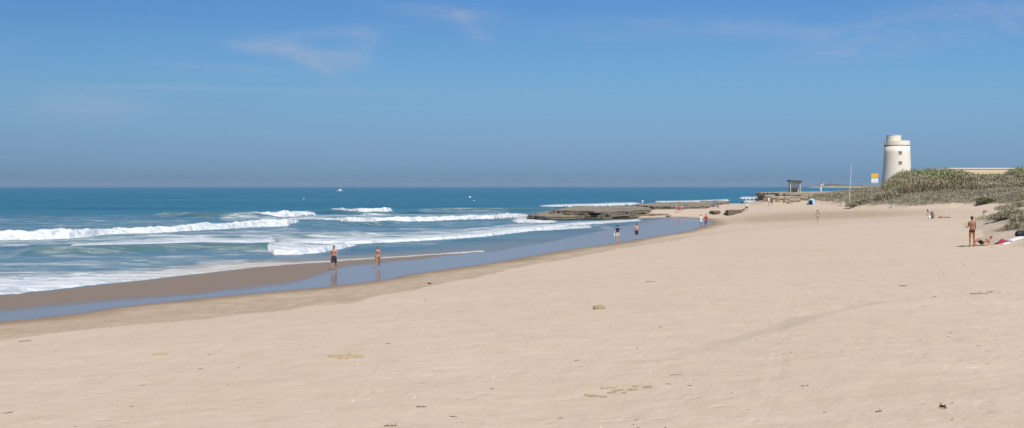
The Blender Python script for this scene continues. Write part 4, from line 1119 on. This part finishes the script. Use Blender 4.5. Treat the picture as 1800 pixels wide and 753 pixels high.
# face: 0 = towards the camera, 180 = away
person(587, 474.8, 43, 'bare chested dark haired man in charcoal shorts walking along the wet sand', -6, 'skin_red', 'm', 'hair_black', beard=True, th=((16, 2), (-12, 2)), kn=(6, 26), ar=((-14, 16), (14, 16)), el=(14, 18), bottom='long_shorts', bmat='charcoal')
person(664.5, 472.5, 40, 'fair haired woman in a tan bikini walking right of the man in charcoal shorts', 12, 'skin_tan', 'f', 'hair_fair', hairlen=.12, th=((10, 2), (-16, 3)), kn=(4, 40), ar=((-10, 9), (12, 9)), el=(10, 20), bottom='briefs', bmat='tan_cloth', bra='tan_cloth')
person(1085.5, 424.5, 28.5, 'person in a navy top and cream shorts standing, a white bag at the side', 170, 'skin_light', 'm', 'hair_black', th=((4, 4), (-4, 4)), kn=(3, 4), ar=((40, 22), (8, 14)), el=(110, 30), top='navy', bottom='long_shorts', bmat='cream_cotton', stout=1.1)
person(1119, 421.5, 28.5, 'bare chested person in dark shorts walking beside the person in the navy top', 200, 'skin_light', 'm', 'hair_brown', th=((10, 2), (-12, 2)), kn=(4, 16), ar=((-6, 6), (8, 6)), el=(20, 30), bottom='long_shorts', bmat='navy')
person(1232, 400, 22.5, 'woman in a white top and pale blue skirt walking left of the man in red', 6, 'skin_light', 'f', 'hair_brown', th=((12, 2), (-12, 2)), kn=(4, 16), ar=((-12, 16), (10, 10)), el=(10, 10), top='white_cotton', bottom=None, bmat='paleblue_cotton', skirt=True)
person(1241, 400.2, 23.5, 'man in a bright red shirt and grey shorts walking by the lagoon edge', -4, 'skin_tan', 'm', 'hair_black', th=((-10, 2), (12, 2)), kn=(16, 4), ar=((8, 14), (-12, 14)), el=(15, 10), top='red_cotton', bottom='long_shorts', bmat='grey_cotton')
person(1437, 392, 22.5, 'long haired woman in a pale pink bikini walking alone, a hand at her head', 190, 'skin_light', 'f', 'hair_brown', hairlen=.2, th=((14, 2), (-14, 2)), kn=(4, 24), ar=((50, 28), (10, 10)), el=(120, 30), bottom='briefs', bmat='pink', bra='pink')
person(1312.5, 372, 15.5, 'person in a white shirt and dark shorts standing right of the brown flat topped rock', 160, 'skin_tan', 'm', 'hair_fair', th=((6, 5), (-6, 5)), kn=(4, 4), ar=((4, 16), (4, 16)), el=(20, 20), top='white_cotton', bottom='shorts', bmat='charcoal', stout=1.15)
person(1356.5, 361.5, 15.5, 'person in dark clothes stepping along the sand below the left end of the rock bank', 120, 'skin_tan', 'm', 'hair_black', th=((18, 4), (-18, 4)), kn=(6, 18), ar=((-14, 12), (16, 12)), el=(15, 30), top='grey_cotton', bottom='long_shorts', bmat='charcoal')
person(1351.5, 361, 15, 'person in a white top and lilac shorts beside the one in dark clothes', 200, 'skin_light', 'f', 'hair_brown', th=((4, 3), (-4, 3)), kn=(4, 4), top='white_cotton', bottom='shorts', bmat='lilac')
gp = 'three people standing together by the reef'
person(1188.6, 374.5, 13.8, 'person with a white sun hat, leftmost of the three standing by the reef', 150, 'skin_light', 'f', 'hair_brown', hat='white_cotton', bottom='briefs', bmat='pink', bra='pink', group=gp)
person(1192.8, 374, 13, 'person in a coral red top, in the middle of the three standing by the reef', 10, 'skin_red', 'f', 'hair_brown', top='coral', bottom='shorts', bmat='maroon', group=gp)
person(1197.8, 373.5, 12, 'person in a pale top, rightmost of the three standing by the reef', -30, 'skin_light', 'm', 'hair_brown', top='cream_cotton', bottom='shorts', bmat='pink', group=gp, ar=((20, 14), (4, 10)), el=(60, 15))
# on the reef
pr_ = Vector(((1129.5-900)/F*300, 300, 1.45))
person(0, 0, 0, 'small pale figure standing alone on top of the rear rock ledge', 180, 'skin_light', 'f', 'hair_fair', top='white_cotton', bottom='shorts', bmat='cream_cotton', P=pr_, height=1.55)
# seated under the umbrella
q = ground(1260.5, 366.8)
person(0, 0, 0, 'person sitting on the sand under the dark umbrella with knees drawn up', 60, 'skin_tan', 'm', 'hair_black', P=q, height=1.7, lean=-12, th=((110, 8), (105, 8)), kn=(100, 95), ar=((45, 8), (45, 8)), el=(20, 20), bottom='shorts', bmat='maroon', legs_down=False)
# bathers
for u_, v_, lb in ((1322.3, 352.2, 'bather standing in the far surf, the left one of two'), (1343.3, 352.2, 'bather standing in the far surf, the right one of two near the rock bank')):
    y_ = CAMZ*F/(v_-328); person(0, 0, 0, lb, 170, 'skin_deep', 'm', 'hair_black', P=Vector(((u_-900)/F*y_, y_, 0)), height=1.8, bottom='shorts', bmat='navy', sink=.45, ar=((4, 25), (4, 25)), group='bathers in the far surf')
# bending woman with bag
pb = ground(1637.5, 384.3)
person(0, 0, 0, 'person in a lilac and purple top bending forward over a bag on the sand', -82, 'skin_deep', 'f', 'hair_brown', P=pb, height=1.62, lean=82, th=((4, 5), (-2, 5)), kn=(4, 4), ar=((20, 5), (14, 5)), el=(10, 10), top='lilac', bottom='briefs', bmat='purple', head_tilt=-10)
# standing man in trunks, back to the camera
ps = ground(1708.5, 434)
person(1708.5, 434, 53, 'tanned man in dark maroon swim trunks standing with his back to the camera', 172, 'skin_deep', 'm', 'hair_brown', th=((3, 3), (-3, 4)), kn=(3, 3), ar=((16, 7), (22, 5)), el=(35, 60), bottom='briefs', bmat='maroon', head_tilt=14)
# reclining woman
pr_ = ground(1727, 430.5)
person(0, 0, 0, 'dark haired woman in dark shorts reclining on the sand propped on her elbows, knees raised', -94, 'skin_red', 'f', 'hair_brown', P=pr_, height=1.66, lean=-64, th=((124, 6), (138, 6)), kn=(94, 104), ar=((-14, 10), (-8, 14)), el=(84, 78), bottom='shorts', bmat='black_cloth', bra='coral', legs_down=False, head_turn=25, sink=.07)

# ------------------------------------------------------------------ bags, towels, clothes
def sheet(name, P_, w_, d_, rz, mat, label, cat, amp=.05, raise_=0, nx=14, ny=12, seed=1, thick=.025, group=None, slope=True):
    vs = []; fs = []
    for side in (0, 1):
        for j in range(ny):
            for i in range(nx):
                xx = (i/(nx-1)-.5)*w_*(1+.05*math.sin(j*.8+seed)); yy = (j/(ny-1)-.5)*d_*(1+.06*math.sin(i*.9+seed))
                X_ = P_.x+xx*math.cos(rz)-yy*math.sin(rz); Y_ = P_.y+xx*math.sin(rz)+yy*math.cos(rz)
                ez = amp*(1+2*float(fbm(np.array(xx*5+seed), np.array(yy*5), seed, 3)))+raise_*math.exp(-((xx/w_*3)**2+(yy/d_*3)**2))
                zz = gz(X_, Y_)-P_.z+(ez+.015 if side == 0 else -.02)
                vs.append((X_-P_.x, Y_-P_.y, zz))
    n_ = nx*ny
    for j in range(ny-1):
        for i in range(nx-1):
            a_ = j*nx+i; fs.append((a_, a_+1, a_+nx+1, a_+nx)); fs.append((n_+a_, n_+a_+nx, n_+a_+nx+1, n_+a_+1))
    rim = [i for i in range(nx)]+[j*nx+nx-1 for j in range(1, ny)]+[(ny-1)*nx+i for i in range(nx-2, -1, -1)]+[j*nx for j in range(ny-2, 0, -1)]
    for a_, b__ in zip(rim, rim[1:]+rim[:1]): fs.append((a_, n_+a_, n_+b__, b__))
    o = mesh_obj(name, vs, fs, mat, None, True); o.location = P_; return tag(o, label, cat, group)
sheet('towel', ground(1712, 432.6), 1.5, .7, .05, M['black'], 'dark mat on the sand under the feet of the standing man', 'mat', .01)
sheet('towel', ground(1694, 433.4), .6, .4, .1, M['driftwood'], 'small dark sheet standing in for the cast shadow left of the standing man', 'cloth', .02)  # dark sheet laid on the sand as the man's cast shadow
sheet('clothes_pile', ground(1760.5, 427.3), .72, .45, .1, M['red'], 'rumpled dark red clothes in a pile beside the reclining woman', 'clothes', .04, .20, seed=4)
sheet('towel', ground(1768, 428.6), .5, .3, .2, M['offwhite'], 'small crumpled white cloth in front of the dark red clothes', 'cloth', .03, .04, seed=6)
sheet('towel', ground(1784, 421.5), .95, .8, .25, M['offwhite'], 'large white towel spread between the red clothes and the right edge of the photo', 'towel', .04, .10, seed=8)
def sandal(p, rz, label, group=None):
    r_ = empty('sandal', p, rz, label, 'sandal', group); MB().box((0, 0, .02), (.26, .10, .03)).build('sole', M['black'], r_, bevel=.012); MB().frust((.05, -.045, .03), (.02, 0, .08), .012, .012, 6).build('strap', M['black'], r_); MB().frust((.05, .045, .03), (.02, 0, .08), .012, .012, 6).build('strap', M['black'], r_)
sandal(ground(1768, 425.4), .2, 'dark sandal just right of the red clothes pile'); sandal(ground(1773, 424.8), -.2, 'dark sandal against the left edge of the white towel')
def bag(p, w_, h_, d_, mat, label, rz=0, hm='black'):
    r_ = empty('beach_bag', p, rz, label, 'bag')
    mb = MB(); vs = []; fs = []; n_ = 16
    prof = [(.80, 0), (1, .12), (1.04, .45), (.92, .8), (.6, 1.0)]
    for k_, (sc2, hz_) in enumerate(prof):
        for i in range(n_):
            t = 2*math.pi*i/n_; ct, st = math.cos(t), math.sin(t); e_ = .65
            vs.append((w_/2*sc2*math.copysign(abs(ct)**e_, ct)*(1+.05*math.sin(3*t+k_)), d_/2*sc2*math.copysign(abs(st)**e_, st), h_*hz_))
    for j in range(len(prof)-1):
        for i in range(n_): q_ = (i+1) % n_; fs.append((j*n_+i, j*n_+q_, (j+1)*n_+q_, (j+1)*n_+i))
    fs.append(tuple(range(n_))[::-1]); fs.append(tuple((len(prof)-1)*n_+i for i in range(n_)))
    mb.add(vs, fs).build('bag_body', mat, r_, True)
    for sy_ in (-1, 1):
        mm = MB(); pr = None
        for j in range(9):
            ph = math.pi*j/8; q_ = Vector((w_*.25*math.cos(ph), sy_*d_*.3, h_*.85+h_*.35*math.sin(ph)))
            if pr is not None: mm.frust(pr, q_, .012, .012, 6)
            pr = q_
        mm.build('handle', M[hm], r_)
    return r_
bag(ground(1794, 416), .75, .36, .42, M['black'], 'large black bag at the right edge of the photo behind the white towel', .35)
bag(ground(1634, 384.6), .30, .42, .22, M['white_cotton'], 'small white and lilac bag standing left of the bending person', 0, 'purple')
bag(ground(1639.5, 384.3), .42, .62, .3, M['driftwood'], 'tall dark brown bag in front of the bending person', 0)
bag(ground(1653.5, 383.6), .55, .22, .35, M['brick'], 'small reddish brown bag lying between the bending person and the white folding chair', 0)
# low white folding chair at 1670
q = ground(1669.5, 383)
r_ = empty('folding_chair', q, R(70), 'low white folding beach chair standing alone right of the bending person', 'chair')
MB().box((0, 0, .20), (.5, .5, .03), Matrix.Rotation(R(6), 3, 'X')).build('seat', M['white'], r_)
MB().box((0, .38, .50), (.5, .04, .68), Matrix.Rotation(R(-32), 3, 'X')).build('backrest', M['white'], r_)
for sx_ in (-.26, .26):
    MB().frust((sx_, -.25, 0), (sx_, .25, .3), .015, .015, 6).build('leg', M['grey'], r_); MB().frust((sx_, .3, 0), (sx_, -.22, .32), .015, .015, 6).build('leg', M['grey'], r_)
sheet('towel', ground(1664, 382.8), 1.0, .5, 0, M['driftwood'], 'dark towel lying left of the low white folding chair', 'towel', .03, .08)
# items beyond the walking woman
q = ground(1444, 378.3); sheet('towel', q, 1.2, .6, 0, M['grey'], 'grey towel on the sand beyond the long haired walking woman', 'towel', .02, 0)
bag(ground(1442, 378.2), .32, .34, .3, M['wood'], 'upright grey brown bag on the grey towel beyond the long haired walking woman')
# white bag of person at 1085
q = ground(1085.5, 424.5)
wb = empty('shoulder_bag', (q.x-.36, q.y-.08, q.z+.72), 0, 'white shoulder bag at the side of the person in the navy top', 'bag')
MB().box((0, 0, 0), (.12, .26, .26)).build('pouch', M['white'], wb, bevel=.03); mm = MB(); mm.frust((0, -.1, .12), (.14, 0, .55), .012, .012, 6); mm.frust((0, .1, .12), (.14, 0, .55), .012, .012, 6); mm.build('strap', M['white'], wb)
# dog
q = ground(1307, 372.2); k = 1/ppm(q)
dg = empty('dog', q, R(25), 'small brown dog on the sand left of the person in the white shirt', 'dog')
b = MB(); b.ell((0, .0, .42), (.11, .30, .14)); b.ell((0, -.16, .42), (.12, .15, .16)); b.frust((0, -.25, .48), (0, -.40, .64), .08, .06); b.ell((0, -.46, .68), (.065, .10, .07)); b.frust((0, -.50, .66), (0, -.60, .63), .04, .028)
for s_ in (-1, 1):
    b.frust((s_*.07, -.20, .40), (s_*.075, -.18, .20), .05, .028); b.frust((s_*.075, -.18, .20), (s_*.075, -.20, .03), .026, .02); b.ell((s_*.075, -.22, .02), (.03, .045, .02))
    b.frust((s_*.07, .20, .42), (s_*.08, .12, .26), .075, .04); b.frust((s_*.08, .12, .26), (s_*.08, .26, .16), .035, .024); b.frust((s_*.08, .26, .16), (s_*.08, .23, .03), .022, .02); b.ell((s_*.08, .21, .02), (.03, .045, .02))
    b.frust((s_*.05, -.44, .73), (s_*.06, -.42, .80), .025, .01)
b.frust((0, .28, .48), (0, .46, .62), .03, .012)
b.build('body', simple('brown_fur', (.16, .095, .05), .9, .25), dg, True, voxel=.018)

# ------------------------------------------------------------------ stones, driftwood, weed
def stick(u_, v_, lpx, ang, label, mat='driftwood', r=.018, kinks=4, fork=True, seed=0, group=None, cat='driftwood', name='driftwood'):
    r *= .75; rr = random.Random(seed); p = ground(u_, v_); ln = lpx/ppm(p); mb = MB()
    pts = []; 
    for i in range(kinks+1):
        t = i/kinks-.5; pts.append(Vector((ln*t*math.cos(ang)+rr.uniform(-.04, .04)*ln, ln*t*math.sin(ang)+rr.uniform(-.05, .05)*ln, 0)))
    for q in pts: q.z = gz(p.x+q.x, p.y+q.y)-p.z+r*rr.uniform(.6, 1.8)
    for i in range(kinks): mb.frust(pts[i], pts[i+1], r*(1-.12*i), r*(1-.12*(i+1)), 7)
    if fork:
        for k_ in range(2):
            a_ = pts[rr.randint(1, kinks-1)]; q = a_+Vector((rr.uniform(-.25, .25)*ln, rr.uniform(-.3, .3)*ln, rr.uniform(.02, .10)*ln+.02)); mb.frust(a_, q, r*.7, r*.3, 6)
    o = mb.build(name, M[mat], None, True); o.location = p; return tag(o, label, cat, group)
def clump(u_, v_, wpx, label, mat='darkweed', asp=.6, hh=.35, seed=0, name='seaweed_clump', cat='seaweed', n=26, group=None):
    rr = random.Random(seed); p = ground(u_, v_); w_ = wpx/ppm(p)/2; mb = MB()
    for i in range(n):
        t = rr.uniform(0, 6.28); q = rr.random()**.6; c = Vector((w_*q*math.cos(t), w_*asp*q*math.sin(t), 0)); c.z = gz(p.x+c.x, p.y+c.y)-p.z+w_*hh*.4*rr.random()*(1-q*.6)
        d = Vector((rr.uniform(-1, 1), rr.uniform(-1, 1), rr.uniform(-.1, .6)*hh)).normalized()*w_*rr.uniform(.2, .5)
        mb.frust(c, c+d, w_*.07, w_*.03, 5)
    o = mb.build(name, M[mat]); o.location = p; return tag(o, label, cat, group)
def stone(u_, v_, wpx, hpx, mat, label, seed=0, asp=.7, name='stone'):
    rr = random.Random(seed); p = ground(u_, v_); w_ = wpx/ppm(p)/2; h_ = hpx/ppm(p)
    mb = MB(); mb.ell((0, 0, h_*.25), (w_, w_*asp, h_*.75), None, 18, 10)
    mb.v = [(x_*(1+.22*float(fbm(np.array(x_/w_*1.5+seed), np.array(y_/w_*1.5+z_/w_), seed, 3))*2), y_*(1+.3*float(fbm(np.array(y_/w_*2), np.array(x_/w_+seed), seed, 3))*2), min(z_, h_*(.75+.1*math.sin(x_/w_*5)))) for x_, y_, z_ in mb.v]
    o = mb.build(name, mat, None, False); o.location = p; return tag(o, label, 'stone')
stone(1052.5, 543.5, 22, 8.5, M['tanstone'], 'flat tan stone lying alone in the middle of the sand', 5)
stone(755, 499.5, 6.5, 3, M['darkweed'], 'small black stone near the wet edge left of centre', 6)
stick(1144, 496, 17, .1, 'thin pale twig on the sand up and right of the tan stone', r=.02, seed=1, fork=False)
stick(1587, 503.5, 13, -.35, 'short curved twig upper right of the beach, left of the dark seaweed knot', seed=2, r=.022)
clump(1642.5, 522, 7, 'compact black seaweed knot on the pale sand strip at right', seed=1, hh=.9)
clump(1597, 525, 4, 'small dark seaweed knot just left of the bigger black one', seed=2, hh=.8)
clump(1659, 482, 4, 'small dark seaweed scrap above the curved twig at right', seed=3, hh=.8)
stick(1726, 517, 42, .22, 'long thin branched driftwood limb at the right, with a gnarled end', r=.022, kinks=7, seed=3)
clump(1745, 513, 12, 'gnarled root tangle at the right end of the long driftwood limb', 'driftwood', seed=4, n=14, hh=.5, name='root_tangle', cat='driftwood')
clump(1513, 531.5, 4.5, 'small dark seaweed scrap right of the wheel tracks', seed=5)
clump(1709, 530.5, 3.5, 'tiny dark scrap below the long driftwood limb', seed=6)
clump(1683.5, 545, 4, 'tiny dark scrap below the big black seaweed knot', seed=7)
clump(1563, 593.5, 4, 'tiny black scrap on the sand right of the wheel tracks, the upper of two', seed=8)
clump(1612, 633, 4.5, 'tiny black scrap on the sand at right, the lower of two', seed=9)
stick(1658, 718, 12, -1.0, 'stubby dark driftwood chunk in the lower right foreground', 'darkweed', r=.028, seed=5, kinks=3)
clump(1673, 709, 14, 'scatter of dry brown weed beside the stubby driftwood chunk', 'weed', seed=10, n=18, hh=.4)
stick(1545, 724.5, 12, .1, 'short brown twig in the right foreground left of the stubby chunk', r=.013, seed=6)
stick(742, 716, 20, -.3, 'knotted forked twig at the bottom left of centre', r=.012, seed=7, kinks=5)
stick(688, 749.5, 22, .1, 'dark twig cut by the bottom edge of the photo', r=.014, seed=8, kinks=5)
stick(1188, 659.5, 22, -.12, 'straight thin twig above the clay crust', r=.008, seed=9, fork=False)
stick(1176, 676, 10, -.7, 'short slanting twig right of the clay crust', r=.009, seed=10, fork=False)
clump(1214, 678.5, 11, 'dark curled weed scrap right of the clay crust', seed=11, n=12)
clump(1222, 668, 10, 'brown weed scrap above the dark curled one, right of the clay crust', 'driftwood', seed=12, n=12)
stick(1415, 679, 14, .1, 'small broken twig near the wheel tracks in the foreground', r=.009, seed=12)
clump(1282, 669, 4, 'isolated brown scrap left of the wheel tracks in the foreground', 'weed', seed=13, n=10)
clump(1307, 561, 4.5, 'tiny dark scrap left of the wheel tracks beyond the foreground', seed=14)
stick(45, 600.5, 22, .12, 'dry twig near the left edge of the photo on the damp sand', r=.018, seed=14)
clump(98, 618, 4, 'tiny dark scrap below the twig at the left edge', seed=15)
clump(281, 623, 26, 'thin olive seaweed smear on the left of the dry sand', 'weed', asp=1.2, hh=.04, seed=16, n=60)
clump(613, 627, 62, 'wide flat patch of dry olive seaweed left of centre', 'weed', asp=.9, hh=.012, seed=17, n=130)
clump(418, 647, 12, 'small scatter of dark weed bits left of centre', 'driftwood', asp=1.2, hh=.1, seed=18, n=8)
clump(490, 514, 9, 'pale dry weed tuft at the edge of the wet sand', 'weed', seed=19, n=16)
clump(195, 575.5, 5, 'dark scrap on the damp band at the left', seed=20)
clump(377, 545, 5, 'dark scrap on the damp band, left of centre', seed=21)
clump(655, 690, 8, 'small dark weed bits in the left foreground', 'driftwood', seed=22, n=8, asp=1)
# clay crust: broken flat plates lying on the sand
p = ground(1090, 690); cru = empty('clay_crust', p, 0, 'broken patch of ochre clay crust in the lower centre of the sand', 'clay crust')
rr = random.Random(4)
for (u_, v_, lw, lh) in ((1042, 696.5, 20, 6), (1058, 697.5, 18, 5), (1075, 691, 16, 4), (1088, 687, 24, 3), (1110, 686, 22, 3.5), (1139, 681, 20, 6), (1098, 691, 10, 3), (1070, 683, 30, 2.2), (1118, 679.5, 12, 3), (1030, 695, 7, 2)):
    c = ground(u_, v_); k = 1/ppm(c); n_ = 15
    ring = []; dep = lh*k*6
    for i in range(n_):
        t = 2*math.pi*i/n_; q = rr.uniform(.55, 1.25); ring.append((c.x-p.x+lw*k/2*q*math.cos(t), c.y-p.y+dep/2*q*math.sin(t)+.25*lw*k/2*math.cos(t)))
    th_ = rr.uniform(.004, .014)
    top_ = [(a_, b__, gz(a_+p.x, b__+p.y)-p.z+th_) for a_, b__ in ring]; bot = [(a_*1.0, b__, z_-th_-.04) for a_, b__, z_ in top_]
    MB().add(top_+bot, [tuple(range(n_))]+[(i, n_+i, n_+(i+1) % n_, (i+1) % n_) for i in range(n_)]).build('plate', M['crust'], cru)
# countless tiny bits
mb = MB(); rr = random.Random(9)
for i in range(150):
    y_ = 15+rr.random()**1.6*70; x_ = rr.uniform(-.45, .45)*y_
    if float(sdist(np.array([x_]), np.array([y_]), A_pl)[0]) < 3: continue
    z_ = gz(x_, y_); s_ = rr.uniform(.008, .022)
    a_ = rr.uniform(0, 3.14); d = Vector((math.cos(a_), math.sin(a_), .1))*s_*rr.uniform(1, 4); mb.frust(Vector((x_, y_, z_+s_*.3))-d, Vector((x_, y_, z_+s_*.3))+d, s_*.5, s_*.35, 5)
o = mb.build('beach_debris', M['driftwood']); tag(o, 'scattered tiny bits of weed and twig over the dry sand', 'debris', kind='stuff')
mb = MB()
for i in range(45):
    y_ = 15+rr.random()**1.3*45; x_ = rr.uniform(-.45, .45)*y_
    if float(sdist(np.array([x_]), np.array([y_]), A_pl)[0]) < 3: continue
    z_ = gz(x_, y_); s_ = rr.uniform(.008, .022); mb.ell((x_, y_, z_+s_*.2), (s_, s_*.8, s_*.5), None, 7, 5)
o = mb.build('shell_fragments', M['white']); tag(o, 'scattered tiny white shell fragments on the dry sand', 'shells', kind='stuff')

# ------------------------------------------------------------------ the air
m = bpy.data.materials.new('haze'); m.use_nodes = True; nt = m.node_tree; nt.nodes.clear()
out = nt.nodes.new('ShaderNodeOutputMaterial'); pv = nt.nodes.new('ShaderNodeVolumePrincipled')
pv.inputs['Color'].default_value = (.80, .88, 1.0, 1); pv.inputs['Density'].default_value = 2.2e-5; pv.inputs['Anisotropy'].default_value = 0.0
L(nt, pv.outputs[0], out.inputs['Volume'])
hb_ = MB().box((0, 6500, 19.5), (70000, 17400, 46)).build('haze', m); tag(hb_, kind='stuff')
